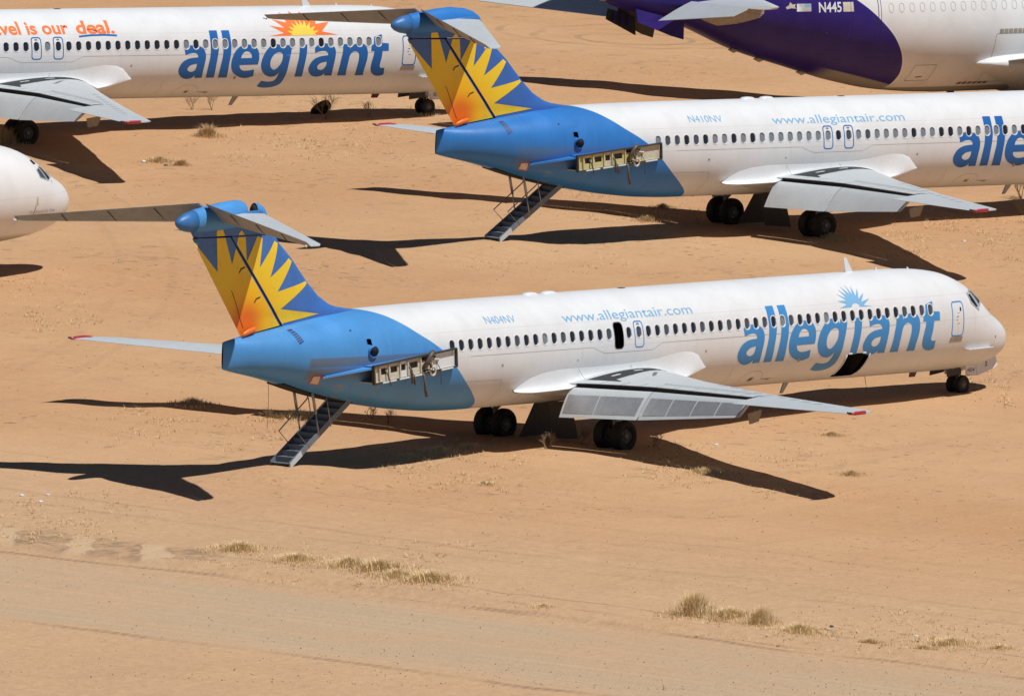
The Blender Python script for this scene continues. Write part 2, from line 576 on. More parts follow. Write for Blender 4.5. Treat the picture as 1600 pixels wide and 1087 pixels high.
# ------------------------------------------------------------------ lettering prepared first (needs an evaluated scene)
TXT = {
    'www': text_bm('www.allegiantair.com', -1.5, 4.22, 5.36, .30, slope=-.02),
    'n404': text_bm('N404NV', -5.45, 4.345, -3.9, .235, slope=-.02),
    'n410': text_bm('N410NV', -5.7, 4.37, -4.0, .235, slope=-.02),
    'deal1': text_bm('travel is our', -1.45, 4.215, 2.93, .47, bold=.026),
    'deal2': text_bm('deal.', 3.30, 4.215, 5.16, .47, shear=.06, bold=.030),
    't404': text_bm('404', 21.99, 1.34, 22.38, .16),
    't8': text_bm('8.', 22.1, 1.34, 22.34, .16),
    'tx': text_bm('X', 22.96, 1.50, 23.10, .17, bold=.03),
    'n445': text_bm('N445', -3.50, 5.20, -2.44, .40, bold=.02),
    'world': text_bm('The World On Time', -3.62, -.20, -1.92, .13),
}

# ------------------------------------------------------------------ the narrow-body twin jet, all sizes in metres
H8 = Hull(24.33,
    [[0,2.42,2.42,.0],[.04,2.60,2.23,.20],[.12,2.73,2.09,.34],[.3,2.90,1.93,.54],[.6,3.09,1.79,.75],[1.0,3.29,1.67,.95],[1.5,3.52,1.58,1.14],
     [2.0,3.84,1.52,1.28],[2.5,4.22,1.49,1.39],[3.2,4.60,1.46,1.50],[4.2,4.88,1.445,1.60],[5.5,5.00,1.44,1.655],[7,5.03,1.44,1.67],[30,5.03,1.44,1.67]],
    [[-2,5.03,1.44,1.67],[-5.5,5.03,1.44,1.67],[-7.0,5.025,1.48,1.67],[-8.5,5.01,1.60,1.64],[-10.3,4.98,1.83,1.55],[-12.25,4.87,2.17,1.37],
     [-13.6,4.72,2.48,1.16],[-14.7,4.56,2.78,.94],[-15.6,4.43,2.99,.70],[-16.4,4.32,3.15,.42],[-17.05,4.23,3.29,.12],[-17.2,4.2,3.33,.03]], -5.0)
ZW = 3.74
def win_x(i):
    return -7.511 + .4826 * i + (0 if i < 18 else {18: .03, 19: .09, 20: .14}.get(i, .17))

def sd_rr(x, z, cx, cz, hx, hz, r):
    qx = np.abs(x - cx) - (hx - r); qz = np.abs(z - cz) - (hz - r)
    return np.hypot(np.maximum(qx, 0), np.maximum(qz, 0)) + np.minimum(np.maximum(qx, qz), 0) - r

def skin(tag, openings, mat):
    """openings: list of (cx,cz,hx,hz,r) besides the window row"""
    wins = [win_x(i) for i in range(54)]
    wx = np.array(wins)
    def hole(x, z):
        j = np.clip(np.searchsorted(wx, x), 1, len(wx) - 1)
        near = np.where(np.abs(x - wx[j - 1]) < np.abs(x - wx[j]), wx[j - 1], wx[j])
        d = sd_rr(x, z, near, ZW, .128, .178, .11)
        for o in openings:
            d = np.minimum(d, sd_rr(x, z, *o))
        return d
    xs = list(np.linspace(-17.2, -13, 26)) + list(np.arange(-12.9, -11.9, .2)) + list(np.arange(-11.9, -10.9, .05)) + list(np.arange(-10.8, -7.8, .25)) \
        + list(np.arange(-7.75, 18.75, .05)) + list(np.arange(18.8, 22.0, .16)) + list(24.33 - np.linspace(math.sqrt(2.3), .02, 26) ** 2)
    xs = sorted(set(round(float(v), 4) for v in xs))
    zz = np.concatenate([np.arange(3.50, 3.99, .04), [3.25, 3.3, 3.36, 3.42, 4.03, 4.06, 4.12, 1.62, 1.7, 1.8]])
    zt, zb, hw, zm = 5.03, 1.44, 1.67, 1.44 + .52 * 3.59
    u = np.where(zz > zm, (zz - zm) / (zt - zm), (zz - zm) / (zm - zb))
    ph_extra = np.arccos(np.clip(np.sign(u) * np.abs(u) ** (2.12 / 2), -1, 1))
    phs = np.concatenate([np.linspace(0, 2 * math.pi, 112, endpoint=False), ph_extra])
    phs = np.unique(np.round(phs, 4))
    keep = [phs[0]]
    for p in phs[1:]:
        if p - keep[-1] > .006: keep.append(p)
    return H8.mesh('fuselage_' + tag, xs, keep, [mat], hole)

def window_meshes():
    def ring(hx, hz, r, off):
        L = rrect(0, ZW, hx, hz, r, 4)
        P = np.array(L)
        return H8.proj(P[:, 0], P[:, 1], off).tolist()
    rings = [ring(.165, .216, .14, .0), ring(.160, .211, .135, .010), ring(.135, .185, .115, .010), ring(.126, .176, .108, -.035)]
    V, F = loft(rings, False, False)
    MESH['win_frame'] = mk('window', V, F, [M_WHITE], sharp=40)
    a, b = ring(.130, .180, .110, -.030), ring(.06, .10, .05, -.034)
    V, F = loft([a, b], False, True)
    MESH['win_pane'] = mk('pane', V, F, [M_PANES[0]])
window_meshes()

# ---- wing
WY = np.array([1.2, 5.0, 10.0, 16.43])
def w_le(y): return 3.9 - .543 * (np.asarray(y) - 1.7)
def w_tef(y): return np.interp(y, WY, [-3.0, -2.75, -3.35, -5.40])
def w_cut(y): return np.interp(y, WY, [-1.52, -1.02, -2.15, -3.2])
def w_z0(y): return 1.95 + .041 * (np.asarray(y) - 1.9)
def w_tu(y): return np.interp(y, [1.2, 2.5, 5.0, 10.0, 16.43], [.60, .52, .31, .17, .055])
def w_tl(y): return np.interp(y, WY, [.28, .19, .12, .04])
def naca(u):
    u = np.clip(u, 0, 1)
    return 10 * (.2969 * np.sqrt(u) - .126 * u - .3516 * u ** 2 + .2843 * u ** 3 - .1015 * u ** 4)
def w_up(x, y):
    u = (w_le(y) - x) / (w_le(y) - w_tef(y))
    return w_z0(y) + w_tu(y) * naca(u) + .10 * (1 - u) * np.clip(1 - (y - 1.2) / 9, 0, 1)
def w_lo(x, y):
    u = (w_le(y) - x) / (w_le(y) - w_tef(y))
    return w_z0(y) - w_tl(y) * naca(u) + .10 * (1 - u) * np.clip(1 - (y - 1.2) / 9, 0, 1)
def wing_ring(y, s, xte, n=16, tip=0.0):
    t = .5 * (1 - np.cos(np.linspace(0, math.pi, n)))
    xl = float(w_le(y)) - tip
    xs = xl + (xte - xl) * t
    up = w_up(xs, y); lo = w_lo(xs, y)
    if tip:
        mid = (up + lo) / 2; up = mid + (up - mid) * .35; lo = mid + (lo - mid) * .35
    lo[-1] = min(lo[-1], up[-1] - .012)
    R = [(x, s * y, z) for x, z in zip(xs[::-1], up[::-1])] + [(x, s * y, z) for x, z in zip(xs[1:], lo[1:])]
    return R if s < 0 else R[::-1]
def wing_mesh(s):
    inner = loft([wing_ring(y, s, float(w_cut(y))) for y in (1.0, 1.9, 3, 4, 5, 6.5, 8, 9, 10.0)])
    outer = loft([wing_ring(y, s, float(w_tef(y)), tip=t) for y, t in ((10.0, 0), (11.5, 0), (13, 0), (14.5, 0), (16.1, 0), (16.36, .12), (16.45, .30))])
    V, F = join(inner, outer)
    return mk('wing', V, F, [M_GREYL], sharp=35)
def wing_proj(s):
    def f(x, yy, off):
        return np.stack([x, s * yy, w_up(x, yy) + off], -1)
    return f
FLAP = [(1.95, (-1.57, 2.12), (-2.24, 1.16)), (5.0, (-1.11, 2.17), (-2.02, 1.29)), (5.06, (-1.11, 2.17), (-2.02, 1.29)), (9.95, (-2.24, 2.33), (-2.88, 1.80))]
def flap_pt(a, b, f, u, side):
    """point on the flap between stations a,b; side +1 upper, -1 lower"""
    (y0, l0, t0), (y1, l1, t1) = FLAP[a], FLAP[b]
    y = y0 + (y1 - y0) * f
    L = Vector((l0[0] + (l1[0] - l0[0]) * f, l0[1] + (l1[1] - l0[1]) * f)); T = Vector((t0[0] + (t1[0] - t0[0]) * f, t0[1] + (t1[1] - t0[1]) * f))
    d = T - L; c = d.length; d.normalize(); nrm = Vector((-d.y, d.x)) if -d.y < 0 else Vector((d.y, -d.x))
    if nrm.x > 0: nrm = -nrm
    th = (.085 if side > 0 else -.05) * c * float(naca(np.array(u)))
    p = L + d * (u * c) + nrm * th
    return (p.x, y, p.y), nrm
def flap_mesh(a, b, s):
    us = .5 * (1 - np.cos(np.linspace(0, math.pi, 10)))
    rings = []
    for f in np.linspace(0, 1, 5):
        r = [flap_pt(a, b, f, u, 1)[0] for u in us[::-1]] + [flap_pt(a, b, f, u, -1)[0] for u in us[1:-1]]
        r = [(x, s * y, z) for x, y, z in r]
        rings.append(r)
    V, F = loft(rings)
    if s > 0: F = [q[::-1] for q in F]
    return mk('flap', V, F, [M_GREYL], sharp=35)
def flap_panel(a, b, s, f0, f1, u0=.30, u1=.88):
    V, F = [], []
    for i in range(4):
        for j in range(5):
            f = f0 + (f1 - f0) * i / 3; u = u0 + (u1 - u0) * j / 4
            p, nrm = flap_pt(a, b, f, u, 1)
            V.append((p[0] + nrm.x * .008, s * p[1], p[2] + nrm.y * .008))
    for i in range(3):
        for j in range(4):
            q = (i * 5 + j, i * 5 + j + 1, i * 5 + j + 6, i * 5 + j + 5)
            F.append(q if s < 0 else q[::-1])
    return mk('skin_panel', V, F, [M_METAL])

# ---- tail surfaces
FZ = [4.2, 4.9, 4.99, 5.06, 5.2, 5.49, 5.97, 6.76, 7.3, 8.2, 8.5]
FX = [-10.0, -10.3, -10.7, -11.46, -11.95, -12.5, -13.09, -13.89, -14.56, -15.28, -15.5]
def f_le(z): return np.interp(z, FZ, FX)
def f_te(z): return -16.22 - .786 * (np.asarray(z) - 4.34)
def f_h(z): return -14.42 - .894 * (np.asarray(z) - 4.61)
def f_y(x, z):
    u = (f_le(z) - x) / (f_le(z) - f_te(z))
    return np.interp(z, [4.2, 8.2], [.215, .185]) * np.maximum(naca(u), .0) + .006
def fin_proj(x, z, off):
    return np.stack([x, -f_y(x, z) - off, z], -1)
def fin_ring(z, xa, n=24):
    t = 1 - np.cos(np.linspace(0, math.pi / 2, n))
    xl = float(f_le(z)); xs = xl + (xa - xl) * t
    y = f_y(xs, z); y[0] = 0.0
    return [(x, -v, z) for x, v in zip(xs, y)] + [(x, v, z) for x, v in zip(xs[::-1][:-1], y[::-1][:-1])]
def fin_mesh(mat):
    low = loft([fin_ring(z, float(f_h(z)) + .03) for z in (4.2, 4.5, 4.75, 4.9, 4.97, 5.03, 5.1, 5.2, 5.33, 5.5, 5.65, 5.8, 5.97, 6.2, 6.4, 6.6, 6.76, 7.0, 7.15, 7.3, 7.45, 7.58)])
    top = loft([fin_ring(z, float(f_te(z)) + .02) for z in (7.63, 7.85, 8.1)])
    V, F = join(low, top)
    return mk('fin', V, F, [mat], sharp=40)
def rudder_mesh(mat):
    Bh, Bt, Th, Tt = (-14.53, 4.66), (-16.33, 4.38), (-17.13, 7.58), (-18.84, 7.60)
    rings = []
    for v in np.linspace(0, 1, 15):
        row = []
        for s in np.linspace(0, 1, 17):
            x = (Bh[0] + (Bt[0] - Bh[0]) * s) * (1 - v) + (Th[0] + (Tt[0] - Th[0]) * s) * v
            z = (Bh[1] + (Bt[1] - Bh[1]) * s) * (1 - v) + (Th[1] + (Tt[1] - Th[1]) * s) * v
            row.append((x, float(f_y(np.array(x), np.array(z))), z))
        rings.append([(x, -y, z) for x, y, z in row] + [(x, y, z) for x, y, z in row[::-1]])
    V, F = loft(rings)
    return mk('rudder', V, F, [mat], sharp=40)
SUNPOLY = [(-16.34,4.36),(-14.55,4.63),(-14.34,4.70),(-13.59,4.80),(-12.68,4.93),(-14.57,5.16),(-13.2,5.93),(-13.26,6.01),(-14.77,5.73),(-14.0,6.69),(-14.18,6.79),
           (-15.15,6.2),(-14.73,7.30),(-14.93,7.38),(-15.68,6.55),(-15.58,7.50),(-15.85,7.57),(-16.31,6.77),(-16.43,7.60),(-16.63,7.79),(-16.75,7.69),(-16.98,6.7),
           (-17.45,7.75),(-17.60,8.02),(-17.70,8.02),(-17.79,7.75),(-17.61,6.48),(-18.80,7.52),(-18.86,7.575)]
def sun_sheet(part):
    bm = flat_mesh([[[(x, z) for x, z in SUNPOLY]]], .12, .15)
    n = Vector((2.83, 0, 2.53)).normalized()
    h = Vector((-14.42, 0, 4.61))
    G = lambda: bm.verts[:] + bm.edges[:] + bm.faces[:]
    top = Vector((-17, 0, 7.585))
    if part == 'fin':
        bmesh.ops.bisect_plane(bm, geom=G(), plane_co=h + n * .035, plane_no=n, clear_inner=True)
        bmesh.ops.bisect_plane(bm, geom=G(), plane_co=(0, 0, 7.57), plane_no=(0, 0, 1), clear_outer=True)
    elif part == 'rudder':
        bmesh.ops.bisect_plane(bm, geom=G(), plane_co=h - n * .085, plane_no=n, clear_outer=True)
        bmesh.ops.bisect_plane(bm, geom=G(), plane_co=(0, 0, 7.575), plane_no=(0, 0, 1), clear_outer=True)
    else:
        bmesh.ops.bisect_plane(bm, geom=G(), plane_co=(0, 0, 7.64), plane_no=(0, 0, 1), clear_inner=True)
        bmesh.ops.bisect_plane(bm, geom=G(), plane_co=(-17.1, 0, 0), plane_no=(1, 0, 0), clear_inner=part == 'cap_a', clear_outer=part == 'cap_b')
    return bm

def stab_z(y): return 8.20 - .058 * y
def stab_rings(s, part, defl=0.0):
    rings = []
    for y in (.15, 1.5, 3, 4.5, 5.9, 6.12):
        f = (y - .15) / 5.97
        le = -15.35 + (-19.70 + 15.35) * f; te = -18.55 + (-20.55 + 18.55) * f; hx = le + (te - le) * .70
        tip = .35 if y > 6.1 else 0
        z0 = stab_z(y); c = le - te; t = .055 * c * (1 - .6 * (tip > 0))
        n = 12
        if part == 'stab':
            xs = le - tip * .4 + (hx - le + tip * .4) * (.5 * (1 - np.cos(np.linspace(0, math.pi, n))))
            yt = t * naca((le - xs) / c)
            r = [(x, s * y, z0 + v) for x, v in zip(xs[::-1], yt[::-1])] + [(x, s * y, z0 - v) for x, v in zip(xs[1:], yt[1:])]
        else:
            u = np.linspace(0, 1, 6)
            xs = hx - .03 + (te - hx + .03) * u
            yt = t * naca((le - xs) / c) + .006
            ca, sa = math.cos(defl), math.sin(defl)
            def rt(x, z):
                dx, dz = x - hx, z - z0
                return (hx + dx * ca + dz * sa, s * y, z0 - dx * sa + dz * ca)
            r = [rt(x, z0 + v) for x, v in zip(xs[::-1], yt[::-1])] + [rt(x, z0 - v) for x, v in zip(xs, yt)]
        rings.append(r if s < 0 else r[::-1])
    return loft(rings)

def ell_body(rows, n=20, ny=1.0):
    """rows (x, zc, rz, ry) -> loft along x"""
    rings = [[(x, ry * math.sin(2 * math.pi * j / n), zc + rz * math.cos(2 * math.pi * j / n)) for j in range(n)] for x, zc, rz, ry in rows]
    return loft(rings)

def wheel_mesh(name, r, w):
    """tyre with rounded tread and a dished rim, axle along Y"""
    prof = [(-w*.30, r*.50), (-w*.44, r*.58), (-w*.50, r*.75), (-w*.44, r*.92), (-w*.25, r*.99), (0, r), (w*.25, r*.99), (w*.44, r*.92), (w*.50, r*.75), (w*.44, r*.58), (w*.30, r*.50)]
    n = 28
    V, F, mi = [], [], []
    for j in range(n):
        a = 2 * math.pi * j / n
        V += [(q * math.cos(a), y, q * math.sin(a)) for y, q in prof]
    m = len(prof)
    for j in range(n):
        for i in range(m - 1):
            F.append((j * m + i, j * m + i + 1, ((j + 1) % n) * m + i + 1, ((j + 1) % n) * m + i)); mi.append(0)
    rp = [(.30, .50), (.36, .47), (.22, .40), (.18, .22), (.30, .20), (.30, .0)]
    for sgn in (-1, 1):
        b = len(V)
        for j in range(n):
            a = 2 * math.pi * j / n
            V += [(q * r * math.cos(a), sgn * y * w, q * r * math.sin(a)) for y, q in rp]
        k2 = len(rp)
        for j in range(n):
            for i in range(k2 - 1):
                F.append((b + j * k2 + i, b + j * k2 + i + 1, b + ((j + 1) % n) * k2 + i + 1, b + ((j + 1) % n) * k2 + i)); mi.append(1)
        for j in range(0, n, 4):                      # bolts round the hub
            a = 2 * math.pi * j / n
            c = (.31 * r * math.cos(a), sgn * .20 * w, .31 * r * math.sin(a))
            v, f = box(c[0] - .03, c[0] + .03, c[1] - .03, c[1] + .03, c[2] - .03, c[2] + .03)
            o = len(V); V += v; F += [tuple(i + o for i in q) for q in f]; mi += [1] * 6
    me = mk(name, V, F, [M_TYRE, M_RIM], mi=mi, sharp=45)
    bm = bmesh.new(); bm.from_mesh(me); bmesh.ops.recalc_face_normals(bm, faces=bm.faces[:]); bm.to_mesh(me); bm.free()
    return me
MESH['wheel_main'] = wheel_mesh('wheel', .53, .40)
MESH['wheel_nose'] = wheel_mesh('wheel', .335, .20)

LETTERS = {'a':[[(7.881,3.581,1),(8.046,3.673,0),(8.323,3.7,0),(8.672,3.667,0),(8.902,3.55,0),(9.019,3.344,0),(9.029,3.124,0),(9.004,2.921,0),(8.987,2.682,0),(9.01,2.382,1),(8.628,2.374,1),(8.603,2.494,1),(8.487,2.388,0),(8.221,2.338,0),(7.925,2.416,0),(7.712,2.608,0),(7.684,2.815,0),(7.843,3.046,0),(8.176,3.182,0),(8.619,3.221,1),(8.589,3.33,0),(8.461,3.394,0),(8.244,3.39,0),(7.947,3.321,1)],[(8.594,2.968,1),(8.306,2.921,0),(8.148,2.809,0),(8.159,2.706,0),(8.325,2.636,0),(8.499,2.672,0),(8.58,2.788,0)]],'l1':[[(9.282,4.257,1),(9.699,4.258,1),(9.69,3.96,0),(9.703,3.63,0),(9.667,3.296,0),(9.624,2.891,0),(9.649,2.381,1),(9.222,2.375,1),(9.206,2.826,0),(9.261,3.248,0),(9.272,3.583,0),(9.268,3.914,0)]],'l2':[[(9.931,4.255,1),(10.347,4.256,1),(10.348,3.947,0),(10.359,3.616,0),(10.337,3.265,0),(10.297,2.893,0),(10.329,2.371,1),(9.867,2.374,1),(9.862,2.828,0),(9.918,3.234,0),(9.937,3.569,0),(9.922,3.95,0)]],'e':[[(11.825,2.894,1),(11.853,3.125,0),(11.82,3.38,0),(11.674,3.589,0),(11.411,3.678,0),(11.139,3.697,0),(10.797,3.612,0),(10.539,3.39,0),(10.412,3.092,0),(10.441,2.783,0),(10.635,2.548,0),(10.975,2.391,0),(11.343,2.334,0),(11.726,2.42,1),(11.668,2.695,1),(11.384,2.65,0),(11.138,2.645,0),(10.941,2.724,0),(10.844,2.883,1)],[(10.896,3.157,1),(10.943,3.303,0),(11.088,3.415,0),(11.28,3.416,0),(11.421,3.315,0),(11.462,3.164,1)]],'g':[[(13.19,3.653,1),(13.571,3.652,1),(13.563,3.518,0),(13.514,3.25,0),(13.46,2.911,0),(13.45,2.635,0),(13.415,2.356,0),(13.353,2.109,0),(13.168,1.973,0),(12.862,1.909,0),(12.477,1.907,0),(12.153,1.972,1),(12.244,2.21,1),(12.638,2.164,0),(12.905,2.204,0),(13.008,2.359,0),(13.038,2.558,1),(12.891,2.411,0),(12.61,2.375,0),(12.256,2.502,0),(12.017,2.792,0),(12.02,3.117,0),(12.189,3.414,0),(12.481,3.652,0),(12.765,3.696,0),(13.031,3.627,0),(13.158,3.503,1)],[(12.88,3.374,0),(12.662,3.307,0),(12.492,3.094,0),(12.492,2.855,0),(12.633,2.692,0),(12.802,2.684,0),(12.969,2.831,0),(13.083,3.032,0),(13.096,3.27,0),(13.019,3.351,0)]],'i':[[(13.979,3.66,1),(14.384,3.665,1),(14.372,3.345,0),(14.341,3.074,0),(14.312,2.766,0),(14.318,2.416,1),(13.933,2.418,1),(13.916,2.785,0),(13.96,3.127,0),(13.977,3.431,0)]],'a2':[[(14.786,3.522,1),(14.965,3.638,0),(15.224,3.694,0),(15.583,3.677,0),(15.794,3.584,0),(15.909,3.409,0),(15.914,3.171,0),(15.884,2.897,0),(15.876,2.62,0),(15.902,2.379,1),(15.489,2.386,1),(15.481,2.499,1),(15.364,2.392,0),(15.091,2.342,0),(14.794,2.41,0),(14.595,2.596,0),(14.565,2.788,0),(14.737,3.038,0),(15.077,3.176,0),(15.506,3.224,1),(15.481,3.327,0),(15.339,3.395,0),(15.116,3.395,0),(14.813,3.325,1)],[(15.476,2.969,1),(15.181,2.924,0),(15.019,2.808,0),(15.053,2.678,0),(15.222,2.624,0),(15.375,2.679,0),(15.463,2.814,0)]],'n':[[(16.295,3.655,1),(16.676,3.661,1),(16.67,3.482,1),(16.89,3.635,0),(17.15,3.683,0),(17.397,3.652,0),(17.553,3.537,0),(17.626,3.329,0),(17.634,3.089,0),(17.597,2.884,0),(17.563,2.607,0),(17.583,2.376,1),(17.136,2.374,1),(17.143,2.732,0),(17.173,3.008,0),(17.167,3.214,0),(17.103,3.32,0),(16.961,3.367,0),(16.794,3.327,0),(16.669,3.169,0),(16.631,2.931,0),(16.616,2.653,0),(16.658,2.377,1),(16.196,2.382,1),(16.2,2.709,0),(16.234,3.087,0),(16.289,3.358,0)]],'t':[[(17.994,3.919,1),(18.431,4.025,1),(18.41,3.682,1),(18.758,3.659,1),(18.755,3.361,1),(18.421,3.36,1),(18.402,3.087,0),(18.357,2.812,0),(18.385,2.706,0),(18.472,2.667,0),(18.639,2.676,1),(18.692,2.391,1),(18.516,2.34,0),(18.25,2.353,0),(18.021,2.461,0),(17.894,2.661,0),(17.894,2.939,0),(17.95,3.177,0),(17.975,3.361,1),(17.805,3.355,1),(17.825,3.592,1),(17.944,3.637,1)]],'sun':[[(15.065,3.997,1),(14.62,4.059,1),(15.047,4.262,1),(14.538,4.164,1),(14.887,4.452,1),(14.455,4.272,1),(14.682,4.597,1),(14.367,4.366,1),(14.423,4.669,1),(14.228,4.426,1),(14.168,4.71,1),(14.106,4.431,1),(13.867,4.683,1),(13.938,4.4,1),(13.628,4.593,1),(13.821,4.315,1),(13.393,4.468,1),(13.767,4.243,1),(13.262,4.249,1),(13.723,4.118,1),(13.281,4.007,1),(13.934,4.017,1),(14.011,4.096,0),(14.189,4.137,0),(14.357,4.087,0),(14.377,4.014,1)]]}

def cached(key, fn):
    if key not in MESH: MESH[key] = fn()
    return MESH[key]

def fairing_mesh():
    xs = np.array([6.0, 5.9, 5.75, 5.5, 5.2, 4.9, 4.5, 4.0, 3.4, 2.6, 1.5, .3, -.8, -1.8, -2.6, -3.2, -3.6, -3.9])
    zt = pchip([-6.0, -5.83, -5.42, -5.0, -4.53, -3.86, -3.04, -.35, 1.85, 3.2, 3.9], [2.42, 2.56, 2.86, 2.96, 2.98, 2.90, 2.78, 2.70, 2.70, 2.50, 2.12], -xs)
    zl = pchip([-6.0, -5.83, -5.4, -4.9, -4.4, -3.6, 0, 1.5, 2.6, 3.4, 3.9], [2.36, 2.26, 2.02, 1.84, 1.70, 1.62, 1.62, 1.68, 1.86, 1.98, 2.06], -xs)
    yo = pchip([-6.0, -5.75, -5.4, -4.9, -4.5, -3.9, -2, 0, 1.5, 2.6, 3.6, 3.9], [1.58, 1.66, 1.74, 1.84, 1.94, 2.04, 2.05, 2.05, 2.05, 2.03, 1.92, 1.60], -xs)
    rings = []
    for x, z1, z2, y1 in zip(xs, zt, zl, yo):
        le = float(w_le(y1))
        if x > -1.5: zo = float(w_up(np.array(min(x, le - .05)), y1)) - .01
        else: zo = 2.10 + .03 * (x + 1.5)
        if x > le: zo = max(zo - .25 * (x - le), z2 + .35 * (z1 - z2))
        zo = min(zo, z1 - .3 * (z1 - z2))
        ya = -float(H8.y(np.array(x), np.array(z1))) + .004
        yl = -float(H8.y(np.array(x), np.array(z2))) + .004
        y1 = max(y1, max(ya, yl) + .01)
        A = Vector((ya, z1)); B = Vector((y1, zo)); D = Vector((yl, z2))
        front = min(max((x - 3.6) / 1.6, 0), 1)                 # fillet is hollow over the wing, full at its nose
        E_ = Vector((y1 - .02, z2 + .35 * (zo - z2))) if x > -1.5 else Vector((y1 - .25, zo - .06))
        pw = 2.7 * (1 - front) + .75 * front
        pts = [(x, -(ya + (y1 - ya) * t ** pw), z1 - (z1 - zo) * (1 - (1 - t) ** pw)) for t in np.linspace(0, 1, 14)]
        pts += [(x, -p.x, p.y) for p in (B * (1 - t) ** 2 + E_ * 2 * t * (1 - t) + D * t * t for t in np.linspace(.1, 1, 8))]
        rings.append(pts)
    return loft(rings, False, False, closed=False)

def mirror(V, F):
    return [(x, -y, z) for x, y, z in V], [q[::-1] for q in F]

def pylon(root, mats, far):
    """engine mount left open after the engine was taken off"""
    shell, panel_a, panel_b = mats
    s = -1
    ang = math.atan2(.38, 4.15)
    x0, zc0 = -11.70, 3.00
    def P(u, y, w):      # u along, w across
        return (x0 + u * math.cos(ang) - w * math.sin(ang), s * y, zc0 + u * math.sin(ang) + w * math.cos(ang))
    L, hh = 4.2, .285
    def slab(u0, u1, y0, y1, w0, w1):
        V = [P(u, y, w) for w in (w0, w1) for y in (y0, y1) for u in (u0, u1)]
        F = [(0, 2, 3, 1), (4, 5, 7, 6), (0, 1, 5, 4), (2, 6, 7, 3), (0, 4, 6, 2), (1, 3, 7, 5)]
        return V, F
    e = bpy.data.objects.new('engine_pylon', None); COL.objects.link(e); e.parent = root
    # top and bottom skins and the tapering blue trailing fairing
    V, F = slab(.0, L, .9, 1.800, hh - .03, hh)
    obj('pylon_skin', mk('pylon_skin', V, F, [shell], False), e)
    V, F = slab(0, L, .9, 1.800, -hh, -hh + .03)
    obj('lower_skin', mk('lower_skin', V, F, [panel_a], False), e)
    V, F = plate([P(-1.75, 1.12, .14), P(.02, .8, hh - .04), P(.02, 1.780, hh - .04)], (0, 0, -1), .06)
    obj('trailing_fairing', mk('trailing_fairing', V, F, [shell], False), e)
    V, F = slab(0, L, 1.700, 1.710, -hh, hh)
    obj('bulkhead', mk('bulkhead', V, F, [M_FRAME], False), e)
    # dark edge rails and cream caps
    V, F = join(slab(-.03, L + .02, 1.760, 1.860, hh - .02, hh + .035), slab(-.03, L + .02, 1.760, 1.860, -hh - .035, -hh + .02),
                slab(-.05, .02, 1.760, 1.860, -hh, hh), slab(L - .03, L + .03, 1.760, 1.860, -hh, hh))
    obj('edge_frame', mk('edge_frame', V, F, [M_FRAME], False), e)
    for a, b in ((.35, 1.05), (1.2, 1.95), (1.700, 2.35), (3.35, 3.95)):
        V, F = slab(a, b, 1.800, 1.890, -hh - .03, -hh + .015)
        obj('cap_strip', mk('cap_strip', V, F, [M_WHITE], False), e)
    # bays: cream web plates with dark windows
    cuts = [.08, .30, .78, 1.34, 1.74, 2.40]
    cols = [panel_a, panel_a, panel_a, panel_b, panel_a, panel_b]
    for i in range(5):
        a, b = cuts[i] + .03, cuts[i + 1] - .02
        if i == 0:
            V, F = slab(a, b, 1.730, 1.750, -hh + .03, hh - .03)
        else:
            m = (b - a)
            V, F = join(slab(a, b, 1.730, 1.770, -hh + .02, -.06), slab(a, b, 1.730, 1.770, .15, hh - .03),
                        slab(a, a + m * .16, 1.730, 1.770, -.06, .15), slab(b - m * .16, b, 1.730, 1.770, -.06, .15))
        obj('web_plate', mk('web_plate', V, F, [cols[i]], False), e)
    for c in cuts:
        V, F = slab(c - .025, c + .02, 1.700, 1.820, -hh + .02, hh - .02)
        obj('rib', mk('rib', V, F, [M_CREAM if not far else M_YELLOWP], False), e)
    for i, (a, b, w0, w1) in enumerate(((2.45, 2.95, -.2, .12), (3.0, 4.15, -hh + .03, hh - .03))):
        V, F = slab(a, b, 1.730, 1.760, w0, w1)
        obj('web_plate', mk('web_plate', V, F, [panel_a if i == 0 else panel_b], False), e)
    # plumbing left hanging
    def pp(pts, r, mat, nm):
        V, F = tube([P(*p) for p in pts], r, 7)
        obj(nm, mk(nm, V, F, [mat]), e)
    pp([(2.55, 1.750, -.15), (2.62, 1.920, .1), (2.75, 1.950, .30), (2.92, 1.900, .38), (3.0, 1.750, .30)], .07, M_PIPE, 'pipe')
    pp([(2.72, 1.800, .2), (2.8, 1.900, -.05), (2.78, 1.920, -.3)], .05, M_PIPE, 'pipe')
    pp([(2.5, 1.700, -.2), (2.44, 1.900, -.35), (2.47, 1.900, -.8), (2.52, 1.900, -1.05)], [.05, .05, .045, .05], M_PIPE, 'hose')
    pp([(1.78, 1.750, .15), (1.80, 1.900, -.1), (1.83, 1.900, -.52)], .04, M_PIPE, 'hose')
    pp([(1.90, 1.750, -.1), (1.93, 1.900, -.3), (1.95, 1.900, -.58)], .03, M_PIPE, 'hose')
    pp([(.62, 1.750, .1), (.66, 1.860, -.1), (.72, 1.900, -.42)], .028, M_PIPE, 'hose')
    pp([(3.25, 1.750, 0), (3.3, 1.900, -.3), (3.28, 1.900, -.75)], .014, M_PIPE, 'wire')
    pp([(3.05, 1.700, .05), (3.1, 1.820, .1), (3.3, 1.800, .05), (3.42, 1.700, .1)], .035, M_CREAM, 'pipe')
    pp([(2.95, 1.700, .2), (3.02, 1.850, .24), (3.12, 1.800, .18)], .05, M_FRAME, 'pipe')
    # ring flange
    ring = []
    for j in range(15):
        a = 2 * math.pi * j / 14
        ring.append(P(2.86 + .13 * math.cos(a), 1.920, -.26 + .14 * math.sin(a)))
    V, F = tube(ring, .035, 6, False)
    obj('flange_ring', mk('flange_ring', V, F, [M_CREAM]), e)
    return e

